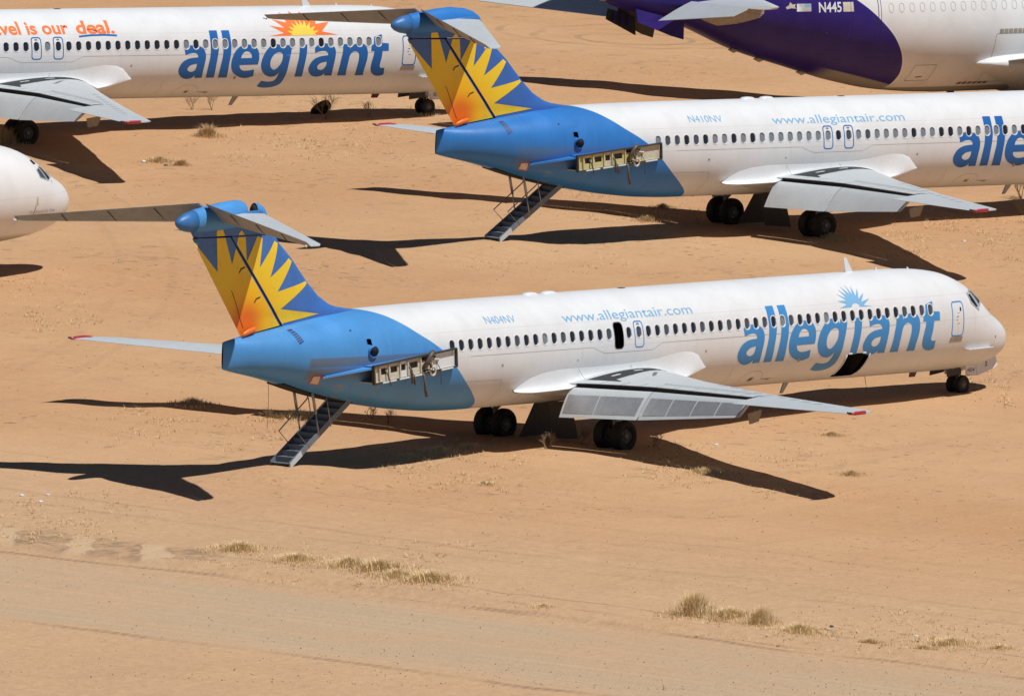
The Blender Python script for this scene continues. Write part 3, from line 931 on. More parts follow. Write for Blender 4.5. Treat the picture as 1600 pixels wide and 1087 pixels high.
def airstair(root):
    e = bpy.data.objects.new('airstair', None); COL.objects.link(e); e.parent = root
    a0, a1 = Vector((-14.15, 0, -.03)), Vector((-11.1, 0, 1.98))
    d = (a1 - a0).normalized()
    up = Vector((-d.z, 0, d.x))
    for y in (-.40, .38):
        q = [a0 + up * .0, a0 + d * (a1 - a0).length, a0 + d * (a1 - a0).length + up * .20, a0 + up * .20 + d * .1]
        V, F = plate([(p.x, y, p.z) for p in q], (0, 1, 0), .03)
        obj('stringer', mk('stringer', V, F, [M_STAIR], False), e)
    V, F = plate([(-14.15, -.405, -.02), (-13.55, -.405, .38), (-13.63, -.405, .54), (-14.15, -.405, .16)], (0, -1, 0), .025)
    obj('stringer_end', mk('stringer_end', V, F, [M_GREYL], False), e)
    n = 11
    for i in range(n):
        p = a0 + (a1 - a0) * ((i + .35) / n)
        V, F = join(box(p.x - .14, p.x + .15, -.36, .37, p.z + .10, p.z + .125), box(p.x + .125, p.x + .15, -.36, .37, p.z + .125, p.z + .29))
        obj('step', mk('step', V, F, [M_STAIR], False), e)
    for y in (-.39, .39):
        V, F = join(tube([(-13.16, y, .62), (-13.80, y, 1.14), (-12.42, y, 2.10), (-12.30, y, 2.35)], .022, 6),
                    tube([(-12.69, y, .92), (-12.89, y, 1.73)], .026, 6), tube([(-12.89, y, 1.70), (-13.13, y, 2.55)], .05, 6),
                    tube([(-12.1, y, 1.25), (-12.35, y, 2.15)], .018, 6))
        obj('handrail', mk('handrail', V, F, [M_RAIL]), e)
    return e

def gear_main(root, s):
    e = bpy.data.objects.new('main_gear', None); COL.objects.link(e); e.parent = root
    for dy in (-.36, .36):
        obj('wheel', MESH['wheel_main'], e, (0, s * 2.54 + dy, .50))
    V, F = join(tube([(0, s * 2.54, .45), (0, s * 2.54, 1.2)], .09, 10), tube([(0, s * 2.54, 1.1), (0, s * 2.50, 2.0)], .15, 10),
                tube([(0, s * 2.54 - .5, .50), (0, s * 2.54 + .5, .50)], .07, 8), tube([(0, s * 2.5, 1.0), (0, s * 1.6, 1.75)], .06, 8),
                tube([(.1, s * 2.5, 1.1), (.9, s * 2.4, 1.8)], .05, 8))
    obj('strut', mk('strut', V, F, [M_STEEL]), e)
    V, F = plate([(-.35, s * 2.9, 1.0), (.4, s * 2.9, 1.0), (.45, s * 2.95, 2.0), (-.4, s * 2.95, 2.0)], (0, 1, 0), .03)
    obj('leg_door', mk('leg_door', V, F, [M_GREY], False), e)
    return e

def gear_nose(root, door_txt):
    e = bpy.data.objects.new('nose_gear', None); COL.objects.link(e); e.parent = root
    for dy in (-.19, .19):
        obj('wheel', MESH['wheel_nose'], e, (22.07, dy, .885))
    V, F = join(tube([(22.07, 0, .86), (22.02, 0, 1.3)], .055, 10), tube([(22.03, 0, 1.2), (21.95, 0, 1.75)], .09, 10),
                tube([(22.07, -.27, .885), (22.07, .27, .885)], .045, 8), tube([(22.0, 0, 1.3), (21.2, 0, 1.6)], .035, 8),
                tube([(22.12, 0, .95), (22.25, 0, 1.15), (22.08, 0, 1.35)], .03, 6))
    obj('strut', mk('strut', V, F, [M_STEEL]), e)
    for s in (-1, 1):
        V, F = plate([(20.95, s * .34, 1.47), (21.75, s * .34, 1.50), (21.75, s * .36, 1.30), (20.95, s * .36, 1.22)], (0, s, 0), .025)
        obj('rear_door', mk('rear_door', V, F, [M_FRAME], False), e)
    for y in (-.44, .44):
        s = -1 if y < 0 else 1
        V, F = plate([(21.87, y, 1.56), (22.42, y, 1.60), (22.53, y, 1.21), (21.92, y, 1.21)], (0, s, 0), .025)
        p = obj('number_plate_door', mk('number_plate_door', V, F, [M_WHITE], False), e)
        if y < 0:
            flatp = lambda x, z, off: np.stack([x, np.full_like(x, -.465 - off), z], -1)
            decal('number', TXT[door_txt].copy(), flatp, M_NAVY, p, .004)
            decal('red_mark', [[[(21.99, 1.23), (22.14, 1.23), (22.14, 1.25), (21.99, 1.25)]], [[(21.955, 1.22), (21.97, 1.22), (21.97, 1.45), (21.945, 1.45)]]], flatp, M_REDP, p, .004)
        V, F = plate([(22.44, y, 1.60), (23.45, y, 1.88), (23.58, y, 1.80), (23.68, y, 1.50), (23.50, y, 1.42), (22.55, y, 1.20)], (0, s, 0), .03)
        p = obj('forward_door', mk('forward_door', V, F, [M_WHITE], False), e)
        if y < 0:
            decal('x_mark', TXT['tx'].copy(), lambda x, z, off: np.stack([x, np.full_like(x, -.47 - off), z], -1), M_BLACK, p, .004)
    return e

def md80(loc, rot, label, group, style):
    A = style == 'A'
    root = empty('airliner', loc, rot, label, 'airplane', group)
    skinmat = {'A': M_SKIN_A, 'B': M_SKIN_B, 'C': M_SKIN_B}[style]
    finmat = M_FINBLUE_A if A else M_FINBLUE_B
    tailmat = M_TAILBLUE_A if A else M_TAILBLUE_B
    ops = [(-11.45, 4.02, .10, .12, .02)]
    if A:
        ops += [(win_x(18) + .0, 3.665, .235, .43, .13), (14.46, 2.02, .62, .42, .06)]
        sk = cached('skinA', lambda: skin('a', ops, M_SKIN_A))
    else:
        sk = cached('skinB', lambda: skin('b', ops, M_SKIN_B))
    fus = obj('fuselage', sk, root)
    HP = H8.proj
    # near-black boxes behind the openings, painting the shade inside
    if A:
        x18 = win_x(18)
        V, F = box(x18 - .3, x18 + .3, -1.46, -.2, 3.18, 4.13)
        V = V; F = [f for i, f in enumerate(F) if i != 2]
        obj('cabin_shade_box', mk('cabin_shade_box', V, F, [M_DARK], False), fus)
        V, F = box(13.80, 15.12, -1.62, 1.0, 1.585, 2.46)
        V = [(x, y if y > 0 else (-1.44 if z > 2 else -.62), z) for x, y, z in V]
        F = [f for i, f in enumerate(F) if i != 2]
        obj('hold_shade_box', mk('hold_shade_box', V, F, [M_DARK], False), fus)
        for xx in (13.82, 15.10):
            V, F = tube([(xx, float(H8.y(np.array(xx), np.array(z))) - .02, z) for z in (2.40, 2.25, 2.1, 1.95, 1.8, 1.7)], .02, 6)
            obj('door_frame', mk('door_frame', V, F, [M_FAIR]), fus)
        for xx in (13.98, 14.75):
            V, F = box(xx - .09, xx + .09, -1.54, -1.42, 2.42, 2.47)
            obj('door_hinge', mk('door_hinge', V, F, [M_WHITE], False), fus)
    V, F = box(-11.57, -11.33, -1.24, -.5, 3.89, 4.15)
    obj('tail_duct', mk('tail_duct', V, [f for i, f in enumerate(F) if i != 2], [M_DARK], False), fus)
    # windows
    r = random.Random({'A': 3, 'B': 5, 'C': 9}[style])
    for i in range(54):
        if A and i == 18: continue
        w = obj('window', MESH['win_frame'], root, (win_x(i), 0, 0))
        p = obj('pane', MESH['win_pane'], w)
        q = r.random()
        if A: m = 0 if q < .74 else (1 if q < .93 else 2)
        elif style == 'B': m = (2 if q < .72 else (1 if q < .8 else 0))
        else: m = (0 if q < .8 else 2) if i < 37 else (2 if q < .62 else (1 if q < .8 else 0))
        p.material_slots[0].link = 'OBJECT'
        p.material_slots[0].material = M_PANES[m]
    # cockpit glazing: frame and panes, both sides
    cw = [[(20.76, 4.17), (21.06, 4.21), (21.34, 3.66), (21.27, 3.55), (20.80, 3.83)], [(20.84, 4.11), (21.01, 4.12), (21.24, 3.71), (21.11, 3.68), (20.86, 3.90)]]
    fr = [[(21.10, 4.25), (21.62, 4.22), (21.86, 3.86), (21.40, 3.68)], [(21.17, 4.20), (21.59, 4.17), (21.77, 3.89), (21.42, 3.76)]]
    for sgn in (1, -1):
        pr = (lambda x, z, off: HP(x, z, off)) if sgn > 0 else (lambda x, z, off: HP(x, z, off) * np.array([1, -1, 1]))
        for wsh in (cw, fr):
            f = decal('cockpit_window', [[wsh[0], wsh[1]]], pr, M_GREY, root, .014, .1, .08)
            decal('pane', [[wsh[1]]], pr, M_COCKPIT, f, .006, .1, .08)
    # exits and doors
    xs = [(win_x(20) + .0, 1)] if A else [(win_x(18), 1), (win_x(20), 1)]
    for xc, _ in xs:
        d = decal('emergency_exit', [[rrect(xc, 3.665, .250, .44, .13), rrect(xc, 3.665, .208, .398, .10)]], HP, M_LBLUE if A else M_LBLUE2, root, .005, .3, .06)
        decal('exit_handle', [[rrect(xc, 4.0, .07, .03, .012)]], HP, M_SEAM, d, .006, .3, .05)
    if A:
        x18 = win_x(18)
        decal('exit_rim', [[rrect(x18, 3.665, .255, .45, .15), rrect(x18, 3.665, .232, .427, .13)]], HP, M_SEAM, root, .005, .3, .06)
    d = decal('service_door', [[rrect(19.85, 3.355, .36, .60, .14), rrect(19.85, 3.355, .315, .555, .11)]], HP, M_LBLUE if A else M_LBLUE2, root, .005, .3, .06)
    decal('door_handle', [[[(19.76, 3.41), (19.88, 3.435), (19.88, 3.455), (19.80, 3.445), (19.76, 3.425)]], [[(19.74, 3.30), (19.82, 3.31), (19.82, 3.33), (19.74, 3.32)]]], HP, M_BLACK, d, .006)
    decal('door_mark', [[[(19.80, 3.54), (19.90, 3.56), (19.98, 3.56), (19.98, 3.57), (19.90, 3.57), (19.80, 3.55)]], [[(19.80, 3.19), (19.95, 3.20), (19.95, 3.215), (19.80, 3.205)]]], HP, M_REDP, d, .006)
    decal('door_window', [[rrect(20.02, 3.68, .045, .07, .04)]], HP, M_PANES[0], d, .006)
    decal('door_sill', [[[(19.46, 2.57), (20.2, 2.57), (20.22, 2.74), (19.50, 2.74)]]], HP, M_OLD, d, .006)
    # seams of the over-wing reinforcement and access panels
    def line(pts, w=.013, nm='panel_seam', m=M_SEAML):
        L = [Vector(p) for p in pts]
        out = []
        for sg in (1, -1):
            side = []
            for i, p in enumerate(L):
                dd = (L[min(i + 1, len(L) - 1)] - L[max(i - 1, 0)]).normalized()
                side.append((p.x - dd.y * w / 2 * sg, p.y + dd.x * w / 2 * sg))
            out.append(side)
        decal(nm, [[out[0] + out[1][::-1]]], HP, m, fus, .004, .5, .06)
    line([(-6.6, 3.36), (-.2, 3.34), (.45, 3.12), (3.0, 3.12), (3.5, 3.33), (18.5, 3.31)], .012)
    arc = lambda cx, cz, rx, rz, a0, a1, n=9: [(cx + rx * math.cos(math.radians(a0 + (a1 - a0) * i / n)), cz + rz * math.sin(math.radians(a0 + (a1 - a0) * i / n))) for i in range(n + 1)]
    line([(-6.6, 2.52), (-4.75, 2.49)] + arc(-4.85, 2.33, .16, .16, 80, 0, 4) + [(-4.75, 2.0), (-4.85, 1.75)])
    line([(-3.0, 2.25), (-3.3, 1.95), (-3.45, 1.7)])
    line([(7.7, 2.30), (7.72, 2.0), (7.7, 1.7)])
    line(arc(9.1, 1.75, .62, .33, 0, 180) , .012)
    line([(9.72, 1.77), (10.3, 1.77), (10.2, 1.70)], .012)
    decal('fuel_cap', [[rrect(9.15, 1.78, .13, .075, .07)]], HP, M_OLD if A else M_YELLOWP, fus, .005)
    decal('fuel_cap_core', [[rrect(9.15, 1.775, .06, .035, .033)]], HP, M_BLACK, fus, .0065)
    for xx, zz_, rr in ((-4.9, 2.98, .05), (-.95, 2.95, .025), (5.9, 2.93, .045), (11.2, 2.36, .07), (22.5, 2.60, .035), (-12.1, 4.42, .035)):
        decal('vent_port', [[rrect(xx, zz_, rr, rr, rr * .98)]], HP, M_OLD if rr > .04 else M_BLACK, fus, .0055, .1, .05)
    # lettering
    if A:
        decal('web_lettering', TXT['www'].copy(), HP, M_THINBLUE, root, .005)
        decal('registration', TXT['n404'].copy(), HP, M_THINBLUE, root, .005)
    elif style == 'B':
        decal('web_lettering', TXT['www'].copy(), HP, M_THINBLUE, root, .005)
        decal('registration', TXT['n410'].copy(), HP, M_THINBLUE, root, .005)
    else:
        decal('slogan_lettering', TXT['deal1'].copy(), HP, M_ORANGE, root, .005)
        decal('slogan_lettering', TXT['deal2'].copy(), HP, M_ORANGE, root, .005)
        up = [(3.35, 4.10), (3.9, 4.14), (4.6, 4.15), (5.22, 4.12)]
        decal('underline', [[[(x, z - .035) for x, z in up] + [(x, z + .035) for x, z in up[::-1]]]], HP, M_LBLUE2, root, .005)
    nl = bpy.data.objects.new('name_lettering', None); COL.objects.link(nl); nl.parent = root
    for kk, loops in LETTERS.items():
        if kk == 'sun': continue
        g = []
        for lp in loops:
            g.append([(x if A else (18.77 - (18.77 - x) * (.945 if style == 'C' else .985)), z) for x, z in smooth_loop(lp, 4)])
        if not A and kk == 'i':       # the stem runs on to the base line where no hold door is open
            g[0] = [(x, z if z > 2.5 else 2.36) for x, z in g[0]]
        bm = cut_windows(flat_mesh([g], .5, .05), [win_x(i) for i in range(54)], ZW, .15, .20)
        decal('letter', bm, HP, M_LBLUE if A else M_LBLUE2, nl, .005)
    if A:
        decal('sun_emblem', [[smooth_loop(LETTERS['sun'][0], 3)]], HP, M_THINBLUE, root, .005, .3, .04)
    elif style == 'C':
        cx, cz = 14.5, 3.985
        def burst(tips, ri):
            out = []
            for i, (a, rr) in enumerate(tips):
                out.append((cx + rr * math.cos(math.radians(a)), cz + rr * .72 * math.sin(math.radians(a))))
                if i < len(tips) - 1:
                    am = (a + tips[i + 1][0]) / 2
                    out.append((cx + ri * math.cos(math.radians(am)), cz + ri * .74 * math.sin(math.radians(am))))
            return out
        decal('sun_emblem', [[burst([(2, 1.72), (27, 1.62), (52, 1.5), (76, 1.3), (100, 1.3), (122, 1.45), (146, 1.62), (160, 1.7), (179, 1.72)], .98)]], HP, M_ORANGE, root, .005, .3, .04)
        decal('sun_core', [[burst([(4, .70), (20, .86), (38, .86), (56, .86), (74, .88), (90, .88), (106, .88), (124, .86), (142, .86), (160, .86), (176, .70)], .56)]], HP, M_SUNY, root, .009, .3, .04)
    # wings, flaps, spoilers
    for s in (-1, 1):
        w = obj('wing', cached('wing%d' % s, lambda: wing_mesh(s)), root)
        WP = wing_proj(s)
        if s < 0:
            top = [(-1.0, 1.98), (-.3, 1.98), (.4, 1.98), (1.5, 1.98), (2.4, 1.98), (3.2, 2.0), (3.6, 2.04)]
            bot = [(3.55, 2.09), (3.1, 2.20), (2.3, 2.44), (1.4, 2.62), (.6, 2.78), (.0, 2.84), (-.45, 2.88), (-.62, 3.25), (-1.02, 3.3)]
            wk = decal('walkway', [[top + bot]], WP, M_BLACK, w, .006, .3, .3)
            for ax, ay in ((.15, 2.40), (1.45, 2.30)):
                decal('arrow_mark', [[[(ax - .22, ay - .05), (ax + .1, ay - .05), (ax + .1, ay - .1), (ax + .25, ay), (ax + .1, ay + .1), (ax + .1, ay + .05), (ax - .22, ay + .05)]]], WP, M_WHITE, wk, .010, .3, .3)
            decal('grey_patch', [[[(-1.05, 5.2), (-.2, 4.75), (-.75, 7.5), (-1.1, 9.0), (-1.75, 10.2), (-1.95, 10.2), (-1.35, 8.6), (-.85, 6.4)]]], WP, M_GREY, w, .005, .4, .4)
            if style != 'B':
                for q in range(8):
                    decal('vent_slot', [[[(.75 + .1 * q, 3.42 - .07 * q), (1.0 + .1 * q, 3.42 - .07 * q - .02), (1.0 + .1 * q, 3.45 - .07 * q - .02), (.75 + .1 * q, 3.45 - .07 * q)]]], WP, M_SEAM, w, .006)
            for q in range(9):
                yy = 6.6 + q * .85
                decal('tank_cover', [[rrect(float(w_le(yy)) - .75, yy, .10, .16, .09)]], WP, M_GREY, w, .0045, .4, .4)
        # gap under the spoilers and the spoiler plates themselves
        ys = [2.0, 2.9, 3.7, 4.4, 5.05, 5.9, 6.8, 7.7, 8.6, 9.3, 9.95]
        lo_, hi_ = [], []
        for yv in ys:
            c = float(w_cut(yv)); lo_.append((c + .02, yv)); hi_.append((c + .52, yv))
        decal('spoiler_gap', [[lo_ + hi_[::-1]]], WP, M_FRAME, w, .004, .4, .4)
        for i in range(len(ys) - 1):
            a, b = ys[i] + .012, ys[i + 1] - .012
            ca, cb = float(w_cut(a)), float(w_cut(b))
            decal('spoiler', [[[(ca - .06, a), (cb - .06, b), (cb + .20, b), (ca + .20, a)]]], WP, M_GREYL, w, .022, .3, .5)
            decal('spoiler', [[[(ca + .22, a), (cb + .22, b), (cb + .47, b), (ca + .47, a)]]], WP, M_GREYL, w, .016, .3, .5)
        cv = []
        for yv in ys:
            c = float(w_cut(yv)); zu = float(w_up(np.array(c), yv))
            cv.append([(c - .012, s * yv, zu - .015), (c - .012, s * yv, zu - .22), (c - .004, s * yv, zu - .22), (c - .004, s * yv, zu - .015)])
        V, F = loft(cv)
        obj('flap_gap_shade', mk('flap_gap_shade', V, F, [M_DARK], False), w)  # black strip paints the shade in the gap ahead of the flap
        V, F = tube([(-4.55, s * 16.30, 2.56), (-4.75, s * 16.47, 2.57), (-5.25, s * 16.48, 2.56), (-5.52, s * 16.42, 2.55)], [.04, .062, .062, .025], 8)
        lamp = obj('tip_lamp', mk('tip_lamp', V, F, [M_RED]), w)
        V, F = tube([(-5.45, s * 16.46, 2.57), (-5.62, s * 16.44, 2.60)], [.04, .03], 6)
        obj('static_wick', mk('static_wick', V, F, [M_BLACK]), w)
        for a, b, cuts in ((0, 1, (.02, .42, .97)), (2, 3, (.02, .26, .5, .74, .98))):
            fl = obj('flap', cached('flap%d%d' % (a, s), lambda: flap_mesh(a, b, s)), root)
            for i in range(len(cuts) - 1):
                if style == 'A':
                    obj('skin_panel', cached('fp%d%d%d' % (a, i, s), lambda: flap_panel(a, b, s, cuts[i] + .006, cuts[i + 1] - .006)), fl)
        # flap tracks
        for yv in (4.9, 9.9):
            V, F = plate([(float(w_cut(yv)) + .5, s * yv, 2.0), (float(w_cut(yv)) - .2, s * yv, 1.9), (float(w_cut(yv)) - .1, s * yv, 1.55), (float(w_cut(yv)) + .35, s * yv, 1.62)], (0, 1, 0), .05)
            obj('flap_track', mk('flap_track', V, F, [M_OLD], False), root)
        V, F = fairing_mesh()
        if s > 0: V, F = mirror(V, F)
        fa = obj('wing_fairing', cached('fair%d' % s, lambda: mk('wing_fairing', V, F, [M_FAIR], sharp=50)), root)
    for xx in (-.85, 1.9):
        z1 = 2.66
        V, F = tube([(xx, float(H8.y(np.array(xx), np.array(z1))) - .03, z1), (xx, -1.80, 2.42), (xx, -2.05, 2.26)], .006, 5)
        obj('fairing_seam', mk('fairing_seam', V, F, [M_SEAM]), fus)
    # fin, rudder, bullet, stabilisers
    fin = obj('fin', cached('fin' + style[0] if A else 'finB', lambda: fin_mesh(finmat)), root)
    rud = obj('rudder', cached('rudA' if A else 'rudB', lambda: rudder_mesh(finmat)), root)
    for part, par in (('fin', fin), ('rudder', rud), ('cap_a', fin), ('cap_b', fin)):
        decal('sunburst_paint', sun_sheet(part), fin_proj, M_SUNB, par, .012)
    for V, F in (plate([(-14.38, -.13, 4.60), (-14.58, -.13, 4.60), (-17.14, -.125, 7.57), (-16.97, -.125, 7.57)], (0, 1, 0), .26),
                plate([(-16.9, -.03, 7.57), (-18.76, -.03, 7.58), (-18.78, -.03, 7.65), (-16.9, -.03, 7.65)], (0, 1, 0), .06)):
        obj('hinge_gap', mk('hinge_gap', V, F, [M_DARK], False), fin)
    fp2 = lambda x, z, off: fin_proj(x, z, off)
    for hx_, hz_ in ((-15.55, 5.62), (-16.35, 6.62)):
        decal('hinge_bracket', [[[(hx_ - .02, hz_), (hx_ - .22, hz_ - .06), (hx_ - .30, hz_ - .20), (hx_ - .26, hz_ - .21), (hx_ - .18, hz_ - .1), (hx_ - .02, hz_ - .05)]]], fp2, M_BLACK, rud, .017)
    tabp = [(-17.10, 5.85), (-16.93, 5.85), (-16.86, 5.78), (-16.62, 5.33), (-16.40, 4.88), (-16.25, 4.62)]
    decal('tab_gap', [[[(x - .013, z) for x, z in tabp] + [(x + .013, z) for x, z in tabp[::-1]]]], fp2, M_BLACK, rud, .017)
    V, F = ell_body([(-16.42, 4.40, .01, .01), (-16.35, 4.43, .07, .05), (-16.1, 4.50, .10, .07), (-15.85, 4.56, .09, .06), (-15.72, 4.60, .01, .01)], 10)
    V = [(x, y - .17, z) for x, y, z in V]
    obj('tab_fairing', mk('tab_fairing', V, F, [M_SUNB]), rud)
    rows = [(-19.66, 8.12, .01, .01), (-19.62, 8.12, .10, .09), (-19.48, 8.12, .20, .17), (-19.25, 8.13, .29, .24), (-18.85, 8.15, .365, .30)]
    V, F = ell_body(rows)
    b = obj('tail_bullet', mk('tail_bullet', V, F, [M_CONE]), root)
    rows = [(-18.86, 8.15, .37, .305), (-18.3, 8.19, .41, .34), (-17.5, 8.25, .46, .36), (-16.8, 8.29, .47, .33), (-16.5, 8.29, .44, .30)]
    if not A:
        rows += [(-16.1, 8.28, .42, .28), (-15.7, 8.25, .34, .23), (-15.4, 8.20, .22, .15), (-15.25, 8.15, .10, .07)]
    else:
        rows += [(-16.36, 8.29, .38, .24)]
    V, F = ell_body(rows)
    obj('bullet_fairing', mk('bullet_fairing', V, F, [tailmat], sharp=50), b)
    if A:
        n = 14
        rings = [[(x, ry * math.sin(2 * math.pi * j / n), zc + rz * math.cos(2 * math.pi * j / n)) for j in range(n)] for x, zc, rz, ry in
                 ((-15.80, 8.36, .27, .17), (-15.6, 8.34, .27, .17), (-15.35, 8.25, .22, .14), (-15.2, 8.12, .14, .09))]
        V, F = loft(rings, False, True)
        obj('duct_lip', mk('duct_lip', V, F, [tailmat]), b)
        V, F = ell_body([(-15.86, 8.36, .22, .14), (-15.5, 8.33, .20, .12)], 14)
        obj('duct_mouth', mk('duct_mouth', V, F, [M_DARK]), b)
    for s in (-1, 1):
        st = obj('horizontal_stabilizer', cached('stab%d' % s, lambda: mk('horizontal_stabilizer', *stab_rings(s, 'stab'), [M_GREYL], sharp=40)), root)
        el = obj('elevator', cached('elev%d' % s, lambda: mk('elevator', *stab_rings(s, 'elev', math.radians(33)), [M_ELEV], sharp=40)), root)
        def stp(y, fx, dz):
            f = (y - .15) / 5.97
            le = -15.35 - 4.35 * f; te = -18.55 - 2.0 * f
            return (le + (te - le) * fx, s * y, stab_z(y) + dz)
        V, F = plate([stp(2.3, .70, .10), stp(3.7, .70, .085), stp(3.7, .82, .13), stp(2.3, .82, .15)], (0, 0, 1), .02)
        obj('servo_tab', mk('servo_tab', V, F, [M_GREYL], False), el)
        for yv in (1.6, 3.1, 4.6):
            a_ = stp(yv, .71, -.03); b_ = stp(yv, .97, .0); hgt = (abs(b_[0] - a_[0])) * math.tan(math.radians(33))
            V, F = tube([(a_[0] - .02, a_[1], a_[2] - .03), (b_[0] + .06, b_[1], b_[2] + hgt * .86 - .03)], .014, 5)
            obj('elevator_seam', mk('elevator_seam', V, F, [M_FRAME]), el)
        V, F = tube([stp(6.05, .88, -.02), stp(6.12, .99, .02)], .035, 6)
        obj('balance_horn', mk('balance_horn', V, F, [M_WHITE]), el)
    V, F = tube([(-17.2, -.3, 8.28), (-16.4, -.36, 8.33), (-15.9, -.33, 8.34), (-15.55, -.2, 8.28)], [.05, .09, .09, .03], 8)
    obj('root_seal', mk('root_seal', V, F, [M_CONE]), b)
    # tail details
    gl = [(-14.54, 4.50), (-14.34, 4.53), (-14.22, 4.15), (-14.44, 4.06)]
    decal('cooling_grille', [[gl]], HP, M_NAVY, fus, .006, .1, .05)
    for q in range(1, 7):
        t = q / 7
        a = (gl[0][0] + (gl[3][0] - gl[0][0]) * t, gl[0][1] + (gl[3][1] - gl[0][1]) * t); b2 = (gl[1][0] + (gl[2][0] - gl[1][0]) * t, gl[1][1] + (gl[2][1] - gl[1][1]) * t)
        decal('grille_slat', [[[(a[0], a[1] - .008), (b2[0], b2[1] - .008), (b2[0], b2[1] + .008), (a[0], a[1] + .008)]]], HP, tailmat, fus, .010, .2, .05)
    pl = [(-13.73, 2.74), (-13.78, 3.02), (-13.46, 3.03), (-13.32, 2.69)]
    cxp = sum(p[0] for p in pl) / 4; czp = sum(p[1] for p in pl) / 4
    decal('placard', [[pl]], HP, M_REDP, fus, .006, .1, .05)
    decal('placard_face', [[[(cxp + (x - cxp) * .8, czp + (z - czp) * .8) for x, z in pl]]], HP, M_CREAM, fus, .009, .1, .05)
    yy = float(H8.y(np.array(-11.38), np.array(3.74)))
    V, F = tube([(-11.36, yy + .25, 3.76), (-11.40, yy - .10, 3.72)], .19, 16, False)
    ex = obj('exhaust_stub', mk('exhaust_stub', V, F, [tailmat]), fus)
    V, F = tube([(-11.365, yy - .02, 3.755), (-11.395, yy - .085, 3.722)], .165, 16, True)
    obj('exhaust_core', mk('exhaust_core', V, F, [M_DARK]), ex)
    pylon(root, (tailmat, M_CREAM, M_WHITE) if A else (tailmat, M_YELLOWP, M_CREAM), not A)
    # belly opening of the stair well, airstair, gear
    airstair(root)
    sx = np.linspace(-14.5, -11.0, 12); sz = H8.sec(sx)[1] - .012
    V, F = loft([[(x, -.36, z + .10), (x, .36, z + .10), (x, .36, z), (x, -.36, z)] for x, z in zip(sx, sz)])
    obj('stair_well', mk('stair_well', V, F, [M_DARK], False), fus)
    for s in (-1, 1): gear_main(root, s)
    gear_nose(root, 't404' if A else 't8')
    for nm, poly, y in (('gear_door', [(-.3, 1.5), (.9, 1.5), (.45, .28), (-1.15, .25)], .55), ('gear_door', [(-1.2, 1.5), (.0, 1.5), (.45, .20), (-.85, .30)], -.65)):
        V, F = plate([(x, y, z) for x, z in poly], (0, 1, 0), .04)
        obj(nm, mk(nm, V, F, [M_FRAME], False), root)  # near-black door colour carries the shade under the belly
    # antennas, beacon, strakes, blisters
    def blade(x0, x1, xt0, xt1, z0, z1, y=0, nm='antenna', m=M_WHITE):
        V, F = plate([(x0, y - .02, z0), (x1, y - .02, z0), (xt1, y - .02, z1), (xt0, y - .02, z1)], (0, 1, 0), .04)
        obj(nm, mk(nm, V, F, [m], False), root)
    blade(15.55, 15.95, 15.40, 15.55, 5.0, 5.52)
    blade(12.30, 12.60, 12.10, 12.25, 1.46, 1.08, 0, 'antenna', M_GREY)
    blade(17.2, 17.3, 17.18, 17.25, 5.0, 5.12); blade(19.0, 19.1, 18.98, 19.03, 4.93, 5.05)
    blade(19.35, 19.75, 19.30, 19.60, 1.50, 1.27, 0, 'belly_beacon', simple('beacon_dark_red', (.12, .02, .02), .4))
    for x0 in (-1.92, -.95):
        V, F = ell_body([(x0, 5.0, .02, .05), (x0 + .2, 5.03, .07, .18), (x0 + .4, 5.035, .08, .2), (x0 + .6, 5.03, .07, .18), (x0 + .8, 5.0, .02, .05)], 14)
        obj('roof_blister', mk('roof_blister', V, F, [M_WHITE]), root)
    V, F = box(3.2, 3.45, -.08, .08, 5.0, 5.045)
    obj('roof_light', mk('roof_light', V, F, [M_BLACK], False), root)
    for s in (-1, 1):
        P0, P1 = [], []
        for x in np.linspace(20.62, 22.2, 7):
            y = float(H8.y(np.array(x), np.array(2.25)))
            P0.append((x, -s * (y + .05) if s > 0 else (y + .05), 2.26)); P1.append((x, (y - .17) if s < 0 else -(y - .17), 2.28))
        V, F = plate(P0 + P1[::-1], (0, 0, -1), .03)
        obj('nose_strake', mk('nose_strake', V, F, [M_WHITE], False), root)
    return root
# ------------------------------------------------------------------ ground
_nr = np.random.RandomState(11)
_lat = _nr.rand(256, 256)
def vnoise(x, y):
    xi = np.floor(x).astype(int); yi = np.floor(y).astype(int)
    fx = x - xi; fy = y - yi
    fx = fx * fx * fx * (fx * (fx * 6 - 15) + 10); fy = fy * fy * fy * (fy * (fy * 6 - 15) + 10)
    a = _lat[xi % 256, yi % 256]; b = _lat[(xi + 1) % 256, yi % 256]; c = _lat[xi % 256, (yi + 1) % 256]; d = _lat[(xi + 1) % 256, (yi + 1) % 256]
    return (a + (b - a) * fx) * (1 - fy) + (c + (d - c) * fx) * fy - .5
PLANES = {  # ground position, heading, pitch, roll
    'A': ((0, 0, 0), (-.0100, .0254979, 0.0)),
    'B': ((55.882, 34.468, .6195), (.01316, .026175, -.154885)),
    'C': ((55.006, 73.139, 1.339), (.02936, .027462, -.22203)),
    'W': ((84.458, 52.823, 1.0146), (-.041, .014193, -.226343)),
    'N': ((23.75, 41.95, 3.31), (0.0, .01, -.02)),
}
def local_xy(key, x, y):
    (px, py, _), (_, _, h) = PLANES[key]
    return (px + x * math.cos(h) - y * math.sin(h), py + x * math.sin(h) + y * math.cos(h))
FEET = [local_xy(k_, x, y) for k_ in 'ABC' for x, y in ((0, -2.54), (0, 2.54), (22.07, 0))]
MOUNDS = [(*local_xy('A', -13.9, -.1), .33, 2.6), (*local_xy('B', -13.9, -.1), .33, 2.6), (-2.5, -2.6, .10, 3.0), (-3.0, 13.2, .22, 1.6)]
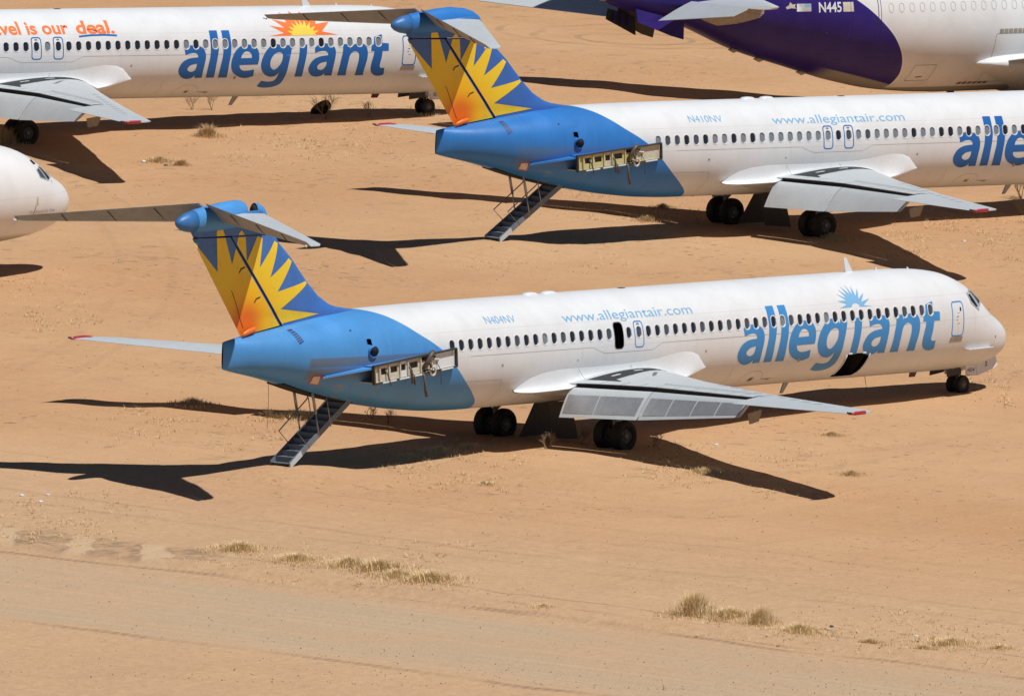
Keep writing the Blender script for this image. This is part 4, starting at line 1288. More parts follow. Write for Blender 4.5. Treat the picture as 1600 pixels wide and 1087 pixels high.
def ground_z(x, y):
    x = np.asarray(x, float); y = np.asarray(y, float)
    base = .0187 * (np.sqrt(y * y + 36) + y) * .5 * (np.abs(y) < 160) + 2.99 * (y >= 160)
    amp = np.ones_like(x)
    for fx, fy in FEET:
        amp *= 1 - .85 * np.exp(-((x - fx) ** 2 + (y - fy) ** 2) / 3.0)
    road = 1 / (1 + np.exp(-(np.abs(x + 41.3) - 7.2) / .5))          # smoother on the graded track
    amp = amp * (.15 + .85 * road)
    n = .10 * vnoise(x / 7.3 + 3, y / 7.3) + .085 * vnoise(x / 2.6, y / 2.6 + 9) + .05 * vnoise(x / 1.05 + 40, y / 1.05) + .014 * vnoise(x / .5, y / .5 + 77)
    z = base + n * amp
    for mx, my, h, r in MOUNDS:
        z = z + h * np.exp(-((x - mx) ** 2 + (y - my) ** 2) / (r * r))
    # berms and ruts along the track edge
    e = x + 34.6 + .6 * vnoise(y / 9, y * 0 + 5)
    z = z + .15 * np.exp(-(e - 1.0) ** 2 / .40) - .07 * np.exp(-e ** 2 / .14) + .07 * np.exp(-(e + .6) ** 2 / .12)
    e2 = x + 47.4 + .8 * vnoise(y / 7, y * 0 + 21)
    z = z + .06 * np.exp(-e2 ** 2 / .3)
    return z

def lines(lo, hi, step, far, g=1.35):
    a = list(np.arange(lo, hi + 1e-6, step))
    s, p = step, hi
    up = []
    while p < far:
        s *= g; p += s; up.append(p)
    s, p = step, lo
    dn = []
    while p > -far:
        s *= g; p -= s; dn.append(p)
    return np.array(dn[::-1] + a + up)

def build_ground():
    k = NB('desert_sand')
    P = k.tc()
    X, Y, Z = k.xyz()
    big = k.noise(.045, 5, .55)
    med = k.noise(.33, 6, .6)
    fine = k.noise(3.2, 5, .65)
    col = k.mix(k.ramp(big, .36, .64), (.512, .288, .146), (.576, .353, .191))
    col = k.mix(k.math('MULTIPLY', k.ramp(med, .42, .70), .45), col, (.515, .300, .168))
    col = k.mix(k.math('MULTIPLY', k.ramp(fine, .35, .75), .30), col, (.625, .395, .232))
    # wheel-worn streaks running along the track
    st = k.noise(1.0, 5, .6, v=k.mapping((1.9, .055, 1), rot=(0, 0, .03)))
    stm = k.ramp(X, -33, -3, 1, .35)
    col = k.mix(k.math('MULTIPLY', k.math('MULTIPLY', k.ramp(st, .48, .70), stm), .45), col, (.40, .262, .155))
    col = k.mix(k.math('MULTIPLY', k.math('MULTIPLY', k.ramp(st, .30, .44, 1, 0), stm), .35), col, (.62, .42, .245))
    # old vehicle sweeps further back
    sw = k.noise(1.0, 4, .55, v=k.mapping((.05, .8, 1), rot=(0, 0, -.6)))
    col = k.mix(k.math('MULTIPLY', k.ramp(sw, .56, .72), .25), col, (.42, .26, .145))
    # scattered darker crust and dry litter
    cr = k.noise(.85, 8, .72)
    area = k.ramp(k.noise(.085, 3, .5, v=k.mapping(loc=(13, 5, 0))), .46, .60)
    col = k.mix(k.math('MULTIPLY', k.math('MULTIPLY', k.ramp(cr, .55, .66), area), .55), col, (.27, .185, .112))
    sp = k.ramp(k.noise(2.4, 4, .6), .60, .67)
    area2 = k.ramp(k.noise(.11, 3, .55, v=k.mapping(loc=(3, 31, 0))), .48, .60)
    col = k.mix(k.math('MULTIPLY', k.math('MULTIPLY', sp, k.math('MULTIPLY', area2, k.ramp(X, -30, -18))), .75), col, (.21, .138, .082))
    st2 = k.noise(1.0, 4, .6, v=k.mapping((7.0, .16, 1), rot=(0, 0, .05)))
    col = k.mix(k.math('MULTIPLY', k.math('MULTIPLY', k.ramp(st2, .54, .70), stm), .40), col, (.33, .215, .13))
    gr = k.noise(13.0, 3, .7)
    col = k.mix(k.math('MULTIPLY', k.ramp(gr, .62, .72), .35), col, (.24, .155, .095))
    # paler, greyer surface towards the track
    col = k.mix(k.ramp(X, -9, -30, 0, .55), col, k.mix(k.ramp(fine, .3, .7), (.500, .336, .209), (.598, .414, .264)))
    # graded gravel track
    wob = k.math('MULTIPLY', k.math('SUBTRACT', k.noise(.16, 4, .6), .5), 3.2)
    xr = k.math('ADD', X, wob)
    rm = k.math('MULTIPLY', k.ramp(xr, -47.9, -45.6), k.ramp(xr, -37.4, -34.9, 1, 0))
    pat = k.ramp(k.noise(.30, 5, .6, v=k.mapping((1, .35, 1))), .30, .66)
    gc = k.mix(k.ramp(k.noise(9.0, 5, .75), .34, .68), (.435, .322, .212), (.525, .395, .265))
    gc = k.mix(k.math('MULTIPLY', k.ramp(k.noise(1.0, 4, .6, v=k.mapping((2.6, .05, 1), loc=(5, 9, 0))), .46, .66), .5), gc, (.60, .44, .282))
    gc = k.mix(k.math('MULTIPLY', k.ramp(k.noise(22.0, 2, .6), .63, .70), .6), gc, (.19, .145, .105))
    col = k.mix(k.math('MULTIPLY', rm, k.math('MULTIPLY_ADD', pat, .50, .34)), col, gc)
    # tyre prints at the track edge; the nearest one paints a low berm's shadow
    for x0, w, sc in ((-34.75, .30, 3.4), (-35.35, .18, 3.4), (-47.4, .22, 2.6), (-31.3, .16, 3.4), (-33.0, .16, 3.4)):
        wl = k.math('MULTIPLY', k.math('SUBTRACT', k.noise(.09, 2, .5, v=k.mapping((0, 1, 0))), .5), 1.6)
        d = k.math('ABSOLUTE', k.math('SUBTRACT', k.math('ADD', X, wl), x0))
        mk_ = k.math('MULTIPLY', k.ramp(d, w * .5, w, 1, 0), k.ramp(k.noise(.22, 3, .6, v=k.mapping((.2, 1, 1), loc=(x0, 0, 0))), .38, .62, .15, 1))
        tread = k.ramp(k.math('SINE', k.math('MULTIPLY', Y, 2 * math.pi * sc)), -.2, .4)
        col = k.mix(k.math('MULTIPLY', mk_, k.math('MULTIPLY_ADD', tread, .28, .40)), col, (.255, .175, .110))
    # churned patch with turning prints beside the track
    px_ = k.math('MULTIPLY', k.math('MULTIPLY', k.ramp(X, -34.6, -33.8), k.ramp(X, -31.0, -29.8, 1, 0)), k.ramp(Y, -13.5, -11.0))
    ch = k.ramp(k.noise(1.6, 6, .7), .40, .62)
    col = k.mix(k.math('MULTIPLY', k.math('MULTIPLY', px_, ch), .9), col, (.29, .20, .125))
    u = k.math('SUBTRACT', k.math('MULTIPLY', X, .62), k.math('MULTIPLY', Y, .78))
    wv = k.math('SINE', k.math('ADD', k.math('MULTIPLY', u, 2.6), k.math('MULTIPLY', k.noise(.5, 2), 3.0)))
    col = k.mix(k.math('MULTIPLY', k.math('MULTIPLY', px_, k.ramp(wv, .45, .75)), .8), col, (.60, .425, .265))
    # twin wheel tracks of passing vehicles
    for cx, cy, R_, st_ in ((-60, 140, 132.0, .12), (108.5, 82.8, 3.4, .45), (110.5, 84.0, 5.2, .40), (1200, -20, 1224.5, .22), (900, 10, 917.5, .16)):
        dx = k.math('SUBTRACT', X, cx); dy = k.math('SUBTRACT', Y, cy)
        rr = k.math('SQRT', k.math('ADD', k.math('MULTIPLY', dx, dx), k.math('MULTIPLY', dy, dy)))
        dd = k.math('ABSOLUTE', k.math('SUBTRACT', k.math('ABSOLUTE', k.math('SUBTRACT', rr, R_)), .95))
        mm = k.math('MULTIPLY', k.ramp(dd, .10, .24, 1, 0), k.ramp(k.noise(.18, 4, .65, v=k.mapping(loc=(cx, cy, 0))), .36, .58))
        mm = k.math('MULTIPLY', mm, k.ramp(k.noise(5.0, 3, .7), .25, .6, .4, 1))
        col = k.mix(k.math('MULTIPLY', mm, st_), col, (.235, .152, .092))
    h = k.math('MULTIPLY_ADD', fine, .8, k.math('MULTIPLY', cr, 1.1))
    h = k.math('MULTIPLY_ADD', gr, .22, h)
    k.bump(h, .75, .09)
    k.fin(col, .95, 0, .1)
    # grid aligned with the long axis of the yard
    d = Vector((.779, .627)); r = Vector((.627, -.779))
    c0 = Vector((-357.9, -286.2))
    us = lines(-34, 34, .24, 3200); vs_ = lines(385, 660, .36, 3400)
    U, Vv = np.meshgrid(us, vs_, indexing='ij')
    Xg = c0.x + d.x * Vv + r.x * U; Yg = c0.y + d.y * Vv + r.y * U
    Zg = ground_z(Xg, Yg)
    nu, nv = U.shape
    me = bpy.data.meshes.new('ground')
    co = np.stack([Xg, Yg, Zg], -1).reshape(-1, 3).astype(np.float32)
    idx = np.arange(nu * nv).reshape(nu, nv)
    q = np.stack([idx[:-1, :-1], idx[:-1, 1:], idx[1:, 1:], idx[1:, :-1]], -1).reshape(-1, 4)
    a, b, c = co[q[0, 0]], co[q[0, 1]], co[q[0, 2]]
    if np.cross(b - a, c - a)[2] < 0: q = q[:, ::-1]
    me.vertices.add(len(co)); me.vertices.foreach_set('co', co.reshape(-1))
    me.loops.add(q.size); me.loops.foreach_set('vertex_index', q.reshape(-1).astype(np.int32))
    me.polygons.add(len(q)); me.polygons.foreach_set('loop_start', (np.arange(len(q)) * 4).astype(np.int32)); me.polygons.foreach_set('loop_total', np.full(len(q), 4, np.int32))
    me.update(calc_edges=True)
    me.polygons.foreach_set('use_smooth', np.full(len(q), True))
    me.materials.append(k.m)
    o = obj('ground', me)
    finish(o, kind='structure')
build_ground()

# ------------------------------------------------------------------ the three blue-and-white jets
GRP = 'white twin jets with blue tails'
md80(*PLANES['A'], 'nearest whole white airliner with blue sunburst tail, open hold and missing over-wing hatch', GRP, 'A')
md80(*PLANES['B'], 'white airliner with blue sunburst tail parked behind the nearest one, nose cut by right edge', GRP, 'B')
md80(*PLANES['C'], 'white airliner at top left with orange slogan and orange sun emblem', GRP, 'C')

# thin cable hanging from the nearest tail
V, F = tube([(-15.15, -.25, 2.86), (-15.14, -.26, 2.2), (-15.15, -.25, 1.35)], .008, 5)
_a = [o for o in bpy.data.objects if o.name == 'airliner'][0]
obj('hanging_cable', mk('hanging_cable', V, F, [M_FRAME]), _a)
V, F = tube([(16.8, 0, 1.46), (16.86, 0, 1.2), (16.92, -.02, .98), (16.84, -.03, .86)], .010, 5)
obj('hanging_cable', mk('hanging_cable', V, F, [M_FRAME]), _a)

# ------------------------------------------------------------------ the purple-tailed wide body
def widebody():
    HW = Hull(31.2,
        [[0,4.3,4.1,.0],[.06,4.75,3.7,.45],[.3,5.2,3.2,.95],[.8,5.65,2.85,1.4],[1.6,6.15,2.5,1.85],[2.6,6.75,2.25,2.25],[4,7.25,2.06,2.55],[6,7.55,1.85,2.76],[8.5,7.61,1.72,2.82],[40,7.61,1.72,2.82]],
        [[8,7.61,1.72,2.82],[4,7.61,1.74,2.82],[1.5,7.6,1.90,2.80],[-.8,7.58,2.30,2.72],[-3,7.5,2.88,2.5],[-5.5,7.3,3.56,2.08],[-8.7,6.95,4.74,1.30],[-10.5,6.62,5.18,.82],[-12,6.3,5.55,.42],[-12.5,6.15,5.78,.14],[-12.55,6.0,5.9,.03]], 4.0, 2.0, .5)
    edge = [(1.9, 1.35), (2.31, 1.26), (2.69, 1.17), (3.77, .55), (4.76, -.44), (5.79, -1.86), (6.6, -3.3), (7.3, -5.2), (7.7, -7.0)]
    k = NB('purple_and_white_skin')
    X, Y, Z = k.xyz()
    wht = k.mix(k.ramp(k.noise(.7, 6, .6), .35, .75), (.76, .76, .76), (.70, .69, .68))
    stn = k.noise(1.2, 6, .65, v=k.mapping((1.6, 1.6, .2)))
    wht = k.mix(k.math('MULTIPLY', k.math('MULTIPLY', k.ramp(stn, .5, .72), k.ramp(Z, 2.1, 3.4, 1, 0)), .4), wht, (.45, .34, .22))
    xb = smoothcurve(k, Z, edge, 1.9, 7.7, -7.1, 1.4)
    m = k.ramp(k.math('SUBTRACT', X, xb), -.03, .03, 1, 0)
    m2 = k.ramp(k.math('ABSOLUTE', k.math('SUBTRACT', k.math('SUBTRACT', X, xb), .05)), .02, .04, 1, 0)
    pur = k.mix(k.ramp(k.noise(.9, 5, .6), .35, .7), (.027, .014, .150), (.036, .020, .18))
    pur = k.mix(k.ramp(k.noise(7, 4, .7), .71, .74), pur, (.3, .26, .34))
    wht = k.mix(k.math('MULTIPLY', m2, .8), wht, (.85, .85, .85))
    # unpainted grey keel
    wht = k.mix(k.ramp(Z, 1.98, 2.02, 1, 0), wht, (.33, .32, .30))
    col = k.mix(m, wht, pur)
    keel = k.math('MULTIPLY', m, k.ramp(k.math('SUBTRACT', Z, k.math('MULTIPLY_ADD', X, -.22, 2.42)), -.03, .03, 1, 0))
    col = k.mix(k.math('MULTIPLY', keel, k.ramp(X, -2.5, -1.5)), col, (.30, .28, .26))
    skinm = k.fin(col, .40, 0, .22)
    purple = simple('purple_paint', (.031, .016, .165), .40, var=.12, scale=1.2, spec=.22)
    root = empty('wide_body_airliner', *PLANES['W'], 'large white jet with a dark purple tail at top right, N445 on its side', 'airplane')
    xs = sorted(set(np.round(np.concatenate([np.linspace(-12.55, -9, 16), np.linspace(-8.8, 22, 100), 31.2 - np.linspace(3.0, .02, 26) ** 2]), 4)))
    fus = obj('fuselage', HW.mesh('wide_fuselage', xs, np.linspace(0, 2 * math.pi, 96, endpoint=False), [skinm]), root)
    HP = HW.proj
    for i in range(30):
        xc = i * .533
        decal('plugged_window', [[rrect(xc, 5.30, .125, .185, .12), rrect(xc, 5.30, .105, .165, .10)]], HP, M_FADE, root, .006, .3, .08, key='plug%d' % i)
    decal('registration', TXT['n445'].copy(), HP, M_WHITE, root, .006)
    fl = decal('flag', [[[(-4.5, 5.24), (-3.85, 5.24), (-3.85, 5.55), (-4.5, 5.55)]]], HP, M_FADE, root, .006, .3, .06)
    decal('flag_canton', [[[(-4.14, 5.42), (-3.86, 5.42), (-3.86, 5.54), (-4.14, 5.54)]]], HP, simple('flag_blue', (.22, .42, .62), .5), fl, .010, .3, .06)
    decal('blank_patch', [[[(-2.36, 5.20), (-1.86, 5.20), (-1.86, 5.58), (-2.36, 5.58)]]], HP, M_CREAM, root, .006, .3, .06)
    def ol(cx, cz, hx, hz, r, m, nm, w=.02, off=.006):
        decal(nm, [[rrect(cx, cz, hx, hz, r), rrect(cx, cz, hx - w, hz - w, max(r - w, .01))]], HP, m, root, off, .4, .07)
    ol(-1.25, 5.0, .62, .95, .12, simple('purple_seam', (.03, .015, .10), .6), 'rear_door', .03)
    ol(-1.25, 5.0, .75, 1.1, .12, purple, 'door_surround', .02)
    ol(2.25, 2.62, .55, .33, .06, M_SEAM, 'hold_door', .016)
    decal('latch', [[[(2.1, 2.42), (2.4, 2.44), (2.4, 2.47), (2.1, 2.46)]]], HP, M_BLACK, root, .006)
    ol(6.6, 3.15, 1.15, 1.0, .1, M_SEAM, 'cargo_door', .016)
    for i in range(9):
        x0 = 5.62 + i * .24
        decal('hinge_recess', [[[(x0, 4.14), (x0 + .2, 4.14), (x0 + .2, 4.33), (x0, 4.33)]]], HP, M_OLD, root, .007, .4, .08)
        if i < 6:
            decal('latch_recess', [[[(4.5 + i * .27, 2.08), (4.7 + i * .27, 2.08), (4.74 + i * .27, 2.18), (4.54 + i * .27, 2.18)]]], HP, simple('rusty_latch', (.20, .12, .06), .7), root, .007, .4, .05)
    decal('stabilizer_apron', [[[(-8.7, 5.15), (-8.1, 4.88), (-7.6, 4.72), (-6.9, 4.80), (-6.1, 5.02), (-5.95, 5.2), (-5.9, 5.55), (-7.0, 5.55), (-8.2, 5.4)]]], HP, M_OLD, fus, .012, .3, .08)
    decal('paint_chip', [[[(-5.0, 5.42), (-4.85, 5.50), (-4.8, 5.62), (-4.68, 5.52), (-4.55, 5.54), (-4.6, 5.44), (-4.52, 5.36), (-4.75, 5.38), (-4.95, 5.34)]]], HP, M_CREAM, fus, .007)
    # fin
    def surf(secs, name, mat, parent, vertical=False, tk=.055):
        rings = []
        for (le, te, sp, h) in secs:
            t = .5 * (1 - np.cos(np.linspace(0, math.pi, 12)))
            x = le + (te - le) * t; v = tk * (le - te) * naca(t) + .004
            if vertical: r_ = [(a, -b, sp) for a, b in zip(x[::-1], v[::-1])] + [(a, b, sp) for a, b in zip(x[1:-1], v[1:-1])]
            else: r_ = [(a, sp, h + b) for a, b in zip(x[::-1], v[::-1])] + [(a, sp, h - b) for a, b in zip(x[1:-1], v[1:-1])]
            rings.append(r_)
        V, F = loft(rings)
        me = mk(name, V, F, [mat], sharp=40)
        bm = bmesh.new(); bm.from_mesh(me); bmesh.ops.recalc_face_normals(bm, faces=bm.faces[:]); bm.to_mesh(me); bm.free()
        return obj(name, me, parent)
    surf([(-1.2, -10.6, 6.9, 0), (-2.6, -11.0, 8.0, 0), (-9.6, -13.4, 15.6, 0)], 'fin', purple, root, True)
    for s in (-1, 1):
        surf([(-5.0, -8.95, s * .7, 5.62), (-10.1, -11.65, s * 8.0, 5.76), (-10.5, -11.75, s * 8.13, 5.77)], 'horizontal_stabilizer', M_GREYL, root)
        rings = []
        for f in (0, .5, 1):
            hx = -8.98 + (-11.70 + 8.98) * f; hz = 5.62 + .14 * f; y = s * (1.1 + 6.95 * f)
            tx = -10.62 + (-12.45 + 10.62) * f; tz = 4.98 + (5.46 - 4.98) * f; th = .20 * (1 - .55 * f)
            rings.append([(hx, y, hz + th * .5), ((hx + tx) / 2, y, (hz + tz) / 2 + th * .38), (tx, y, tz + .01), (tx, y, tz - .01), ((hx + tx) / 2, y, (hz + tz) / 2 - th * .3), (hx, y, hz - th * .5)])
        V, F = loft(rings)
        if s > 0: F = [q[::-1] for q in F]
        obj('elevator', mk('elevator', V, F, [M_GREYL], sharp=40), root)
        w = surf([(16.4, 6.2, s * 1.5, 2.9), (11.6, 5.4, s * 8.2, 3.6), (3.4, .9, s * 21.6, 4.9), (2.7, .8, s * 21.95, 4.93)], 'wing', M_GREYL, root, tk=.05)
        e = bpy.data.objects.new('main_gear', None); COL.objects.link(e); e.parent = root
        for dx in (-.7, .7):
            for dy in (-.46, .46):
                o = obj('wheel', MESH['wheel_main'], e, (9.4 + dx, s * 4.8 + dy, .58)); o.scale = (1.1, 1.1, 1.1)
        V, F = join(tube([(9.4, s * 4.8, .55), (9.4, s * 4.8, 3.2)], .16, 10), tube([(8.6, s * 4.8, .58), (10.2, s * 4.8, .58)], .1, 8))
        obj('strut', mk('strut', V, F, [M_STEEL]), e)
    e = bpy.data.objects.new('nose_gear', None); COL.objects.link(e); e.parent = root
    for dy in (-.3, .3): obj('wheel', MESH['wheel_main'], e, (24.6, dy, .85))
    V, F = tube([(24.6, 0, .85), (24.6, 0, 2.4)], .12, 10)
    obj('strut', mk('strut', V, F, [M_STEEL]), e)
    # belly fairing at the wing root
    V, F = ell_body([(4.75, 2.95, .02, 2.35), (4.9, 2.95, .25, 2.6), (5.4, 2.93, .5, 2.80), (6.2, 2.88, .72, 2.93), (7.4, 2.8, .9, 3.03), (9, 2.6, 1.1, 3.25), (13, 2.6, 1.1, 3.25), (16, 2.7, .9, 3.0), (18, 2.9, .3, 2.6)], 28)
    obj('wing_fairing', mk('wing_fairing', V, F, [M_FAIR]), root)
    # cone with exhaust, open doors of the bay under it
    V, F = tube([(-12.45, 0, 5.93), (-12.68, 0, 5.90)], [.16, .13], 12)
    obj('exhaust_tip', mk('exhaust_tip', V, F, [M_OLD]), root)
    for s, mt in ((-1, purple), (1, M_FRAME)):
        V, F = plate([(-11.35, s * .55, 5.45), (-9.15, s * .85, 4.90), (-9.25, s * .95, 4.20), (-9.85, s * .9, 4.36), (-11.3, s * .6, 4.93)], (0, s, 0), .05)
        obj('bay_door', mk('bay_door', V, F, [mt], False), root)
    V, F = plate([(-12.0, .35, 5.45), (-10.6, .40, 5.1), (-10.55, .42, 4.35), (-12.05, .4, 5.02)], (0, 1, 0), .06)
    d = obj('inner_bay_door', mk('inner_bay_door', V, F, [M_DARK], False), root)
    for t in (.2, .45, .7):
        xx = -12.0 + 1.45 * t; zz_ = 5.42 - .35 * t
        V, F = box(xx - .03, xx + .03, .30, .40, zz_ - .45, zz_)
        obj('door_rib', mk('door_rib', V, F, [purple], False), d)
    for xx, zz_ in ((-4.6, 3.28), (-5.9, 3.68), (-2.4, 2.70)):
        V, F = ell_body([(xx - .25, zz_, .02, .05), (xx, zz_ - .02, .12, .09), (xx + .25, zz_ - .05, .02, .05)], 10)
        obj('drain_mast', mk('drain_mast', V, F, [M_OLD]), root)
widebody()

# ------------------------------------------------------------------ plain white jet, only its nose in view
def plain_jet():
    HN = Hull(0.0, [[0,0,0,0],[.04,.16,-.17,.18],[.12,.30,-.30,.31],[.3,.50,-.48,.50],[.7,.78,-.72,.80],[1.2,1.02,-.92,1.05],[1.8,1.35,-1.07,1.28],[2.4,1.73,-1.17,1.44],
                    [3.1,2.03,-1.25,1.58],[4,2.23,-1.32,1.7],[5.5,2.36,-1.37,1.82],[7.5,2.42,-1.4,1.88],[60,2.42,-1.4,1.88]],
              [[-28,2.42,-1.4,1.88],[-30,2.42,-1.38,1.86],[-34,2.38,-.6,1.55],[-38,2.2,.6,.9],[-40.2,1.9,1.3,.3],[-40.3,1.7,1.5,.03]], -28.0, 2.0, .5)
    root = empty('white_jet', *PLANES['N'], 'plain white jet whose nose pokes in at the left edge', 'airplane')
    k = NB('old_white_skin')
    X, Y, Z = k.xyz()
    c = k.mix(k.ramp(k.noise(.8, 6, .6), .35, .75), (.80, .80, .80), (.74, .74, .73))
    for x0 in (-.62,):
        d = k.math('ABSOLUTE', k.math('SUBTRACT', X, x0))
        c = k.mix(k.math('MULTIPLY', k.ramp(d, .006, .014, 1, 0), .5), c, (.4, .4, .4))
    d = k.math('ABSOLUTE', k.math('SUBTRACT', Z, .42))
    c = k.mix(k.math('MULTIPLY', k.ramp(d, .006, .014, 1, 0), .25), c, (.4, .4, .4))
    c = k.mix(k.math('MULTIPLY', k.ramp(Z, -1.15, -.9, 1, 0), .6), c, (.40, .34, .28))
    sk = k.fin(c, .36)
    xs = sorted(set(np.round(np.concatenate([-np.linspace(.03, 2.8, 40) ** 2, np.linspace(-40.3, -8, 50)]), 4)))
    fus = obj('fuselage', HN.mesh('plain_fuselage', xs, np.linspace(0, 2 * math.pi, 80, endpoint=False), [sk]), root)
    HP = HN.proj
    for sg in (1, -1):
        pr = (lambda x, z, off: HP(x, z, off)) if sg > 0 else (lambda x, z, off: HP(x, z, off) * np.array([1, -1, 1]))
        for q, mt in (([(-2.90, 1.33), (-2.66, 1.38), (-2.40, .96), (-2.85, 1.08)], M_PANES[1]), ([(-2.57, 1.40), (-2.36, 1.40), (-1.95, 1.0), (-2.29, .94)], M_COCKPIT), ([(-2.22, 1.40), (-2.05, 1.38), (-1.70, 1.12), (-1.80, 1.0)], M_COCKPIT)):
            cx = sum(p[0] for p in q) / 4; cz = sum(p[1] for p in q) / 4
            f = decal('cockpit_window', [[[(cx + (x - cx) * 1.18, cz + (z - cz) * 1.18) for x, z in q], q]], pr, M_GREYL, root, .012, .1, .06)
            decal('pane', [[q]], pr, mt, f, .006, .1, .06)
        decal('eyebrow_window', [[[(-2.98, 1.66), (-2.74, 1.68), (-2.62, 1.52), (-2.90, 1.52)]]], pr, M_COCKPIT, root, .008, .1, .05)
    decal('ghost_lettering', TXT['world'].copy(), HP, M_FADE, root, .006, .3, .04)
    decal('sensor_mark', [[rrect(-3.22, .30, .05, .10, .02)], [rrect(-3.20, .16, .06, .05, .02)]], HP, M_YELLOWP, root, .006)
    decal('stain', [[[(-3.30, .1), (-3.25, .1), (-3.30, -.30), (-3.36, -.30)]]], HP, M_OLD, root, .005)
    decal('probe', [[rrect(-1.95, .86, .02, .05, .015)]], HP, M_OLD, root, .006)
    for s in (-1, 1):
        rings = []
        for le, te, y, z, t in ((-13.0, -21.5, 1.2, -.9, .45), (-16.2, -21.8, 6, -.55, .30), (-23.4, -25.8, 16.4, .35, .10)):
            tt = .5 * (1 - np.cos(np.linspace(0, math.pi, 12))); x = le + (te - le) * tt; v = t * naca(tt) + .005
            rr = [(a, s * y, z + b) for a, b in zip(x[::-1], v[::-1])] + [(a, s * y, z - b) for a, b in zip(x[1:-1], v[1:-1])]
            rings.append(rr if s < 0 else rr[::-1])
        V, F = loft(rings)
        obj('wing', mk('wing', V, F, [M_GREYL], sharp=40), root)
        e = bpy.data.objects.new('main_gear', None); COL.objects.link(e); e.parent = root
        for dy in (-.4, .4): obj('wheel', MESH['wheel_main'], e, (-20.5, s * 2.9 + dy, -2.2))
        V, F = tube([(-20.5, s * 2.9, -2.2), (-20.5, s * 2.9, -.8)], .13, 10)
        obj('strut', mk('strut', V, F, [M_STEEL]), e)
    e = bpy.data.objects.new('nose_gear', None); COL.objects.link(e); e.parent = root
    for dy in (-.25, .25): obj('wheel', MESH['wheel_nose'], e, (-4.4, dy, -2.2))
    V, F = tube([(-4.4, 0, -2.2), (-4.4, 0, -1.2)], .08, 10)
    obj('strut', mk('strut', V, F, [M_STEEL]), e)
    V, F = plate([(-29, -.15, 2.2), (-38.5, -.15, 2.0), (-42, -.15, 8.5), (-38.6, -.15, 8.5)], (0, 1, 0), .3)
    obj('fin', mk('fin', V, F, [M_WHITE], False), root)
plain_jet()

# ------------------------------------------------------------------ dry plants
def grass_mesh(seed, n, h, spread, mat, curl=.45):
    r = random.Random(seed)
    V, F = [], []
    for i in range(n):
        a = r.uniform(0, 6.283); rad = spread * abs(r.gauss(0, .45))
        bx, by = rad * math.cos(a), rad * math.sin(a)
        hh = h * r.uniform(.35, 1.0) * math.exp(-(rad / spread) ** 2 * .9)
        if i % 3 == 0:                       # thin outliers round the foot
            rad = spread * r.uniform(.5, 1.5); bx, by = rad * math.cos(a), rad * math.sin(a); hh = r.uniform(.03, .12)
        la = r.uniform(0, 6.283) if r.random() < .6 else a
        lean = r.uniform(.1, 1) * curl
        w = r.uniform(.004, .009)
        px, py = -math.sin(la) * w, math.cos(la) * w
        tx, ty = bx + math.cos(la) * lean * hh, by + math.sin(la) * lean * hh
        mx, my = bx + math.cos(la) * lean * hh * .35, by + math.sin(la) * lean * hh * .35
        b = len(V)
        V += [(bx - px, by - py, -.04), (bx + px, by + py, -.04), (mx + px, my + py, hh * .55), (mx - px, my - py, hh * .55), (tx, ty, hh)]
        F += [(b, b + 1, b + 2, b + 3), (b + 3, b + 2, b + 4)]
    return mk('blades', V, F, [mat], False)
def twig_mesh(seed, h, mat):
    r = random.Random(seed)
    parts = []
    def br(p, d, l, rad, depth):
        q = p + d * l
        parts.append(tube([p, (p + q) / 2 + Vector((r.uniform(-.02, .02), r.uniform(-.02, .02), 0)), q], [rad, rad * .8, rad * .55], 4, False))
        if depth:
            for _ in range(r.randint(2, 4)):
                nd = (d + Vector((r.uniform(-.9, .9), r.uniform(-.9, .9), r.uniform(-.1, .5)))).normalized()
                br(p + d * l * r.uniform(.5, 1), nd, l * r.uniform(.5, .75), rad * .55, depth - 1)
    for _ in range(5):
        br(Vector((r.uniform(-.05, .05), r.uniform(-.05, .05), -.03)), Vector((r.uniform(-.7, .7), r.uniform(-.7, .7), 1)).normalized(), h * .5, .012, 3)
    V, F = join(*parts)
    return mk('twigs', V, F, [mat], False)
M_STRAW = simple('dry_straw', (.86, .65, .36), .8, var=.25, scale=8)
M_STRAW2 = simple('dry_straw_brown', (.70, .50, .27), .8, var=.25, scale=8)
M_TWIG = simple('dead_twig', (.36, .25, .15), .85, var=.25, scale=12)
GM = [grass_mesh(1, 1700, .40, .95, M_STRAW, .9), grass_mesh(2, 1500, .32, 1.0, M_STRAW, .9), grass_mesh(3, 1900, .74, .80, M_STRAW, .6), grass_mesh(4, 800, .28, .60, M_STRAW2, .9), grass_mesh(5, 420, .22, .55, M_STRAW, .9),
      grass_mesh(6, 1300, .55, .55, M_STRAW2, 1.0)]
TM = [twig_mesh(21, .7, M_TWIG), twig_mesh(22, .95, M_TWIG), twig_mesh(23, .55, M_TWIG)]
def plant(kind, x, y, sc, label, group, name='dry_grass_clump', cat='grass clump'):
    z = float(ground_z(np.array(x), np.array(y)))
    me = GM[kind] if kind < 10 else TM[kind - 10]
    o = empty(name, (x, y, z), (0, 0, rng.uniform(0, 6.28)), label, cat, group)
    o.scale = (sc, sc, sc * rng.uniform(.85, 1.1))
    b = obj('blades' if kind < 10 else 'twigs', me, o)
    b['kind'] = 'stuff'
    return o
G1 = 'dry grass clumps along the gravel track'
G2 = 'dry grass clumps on the open sand'
G3 = 'dead twiggy shrubs'
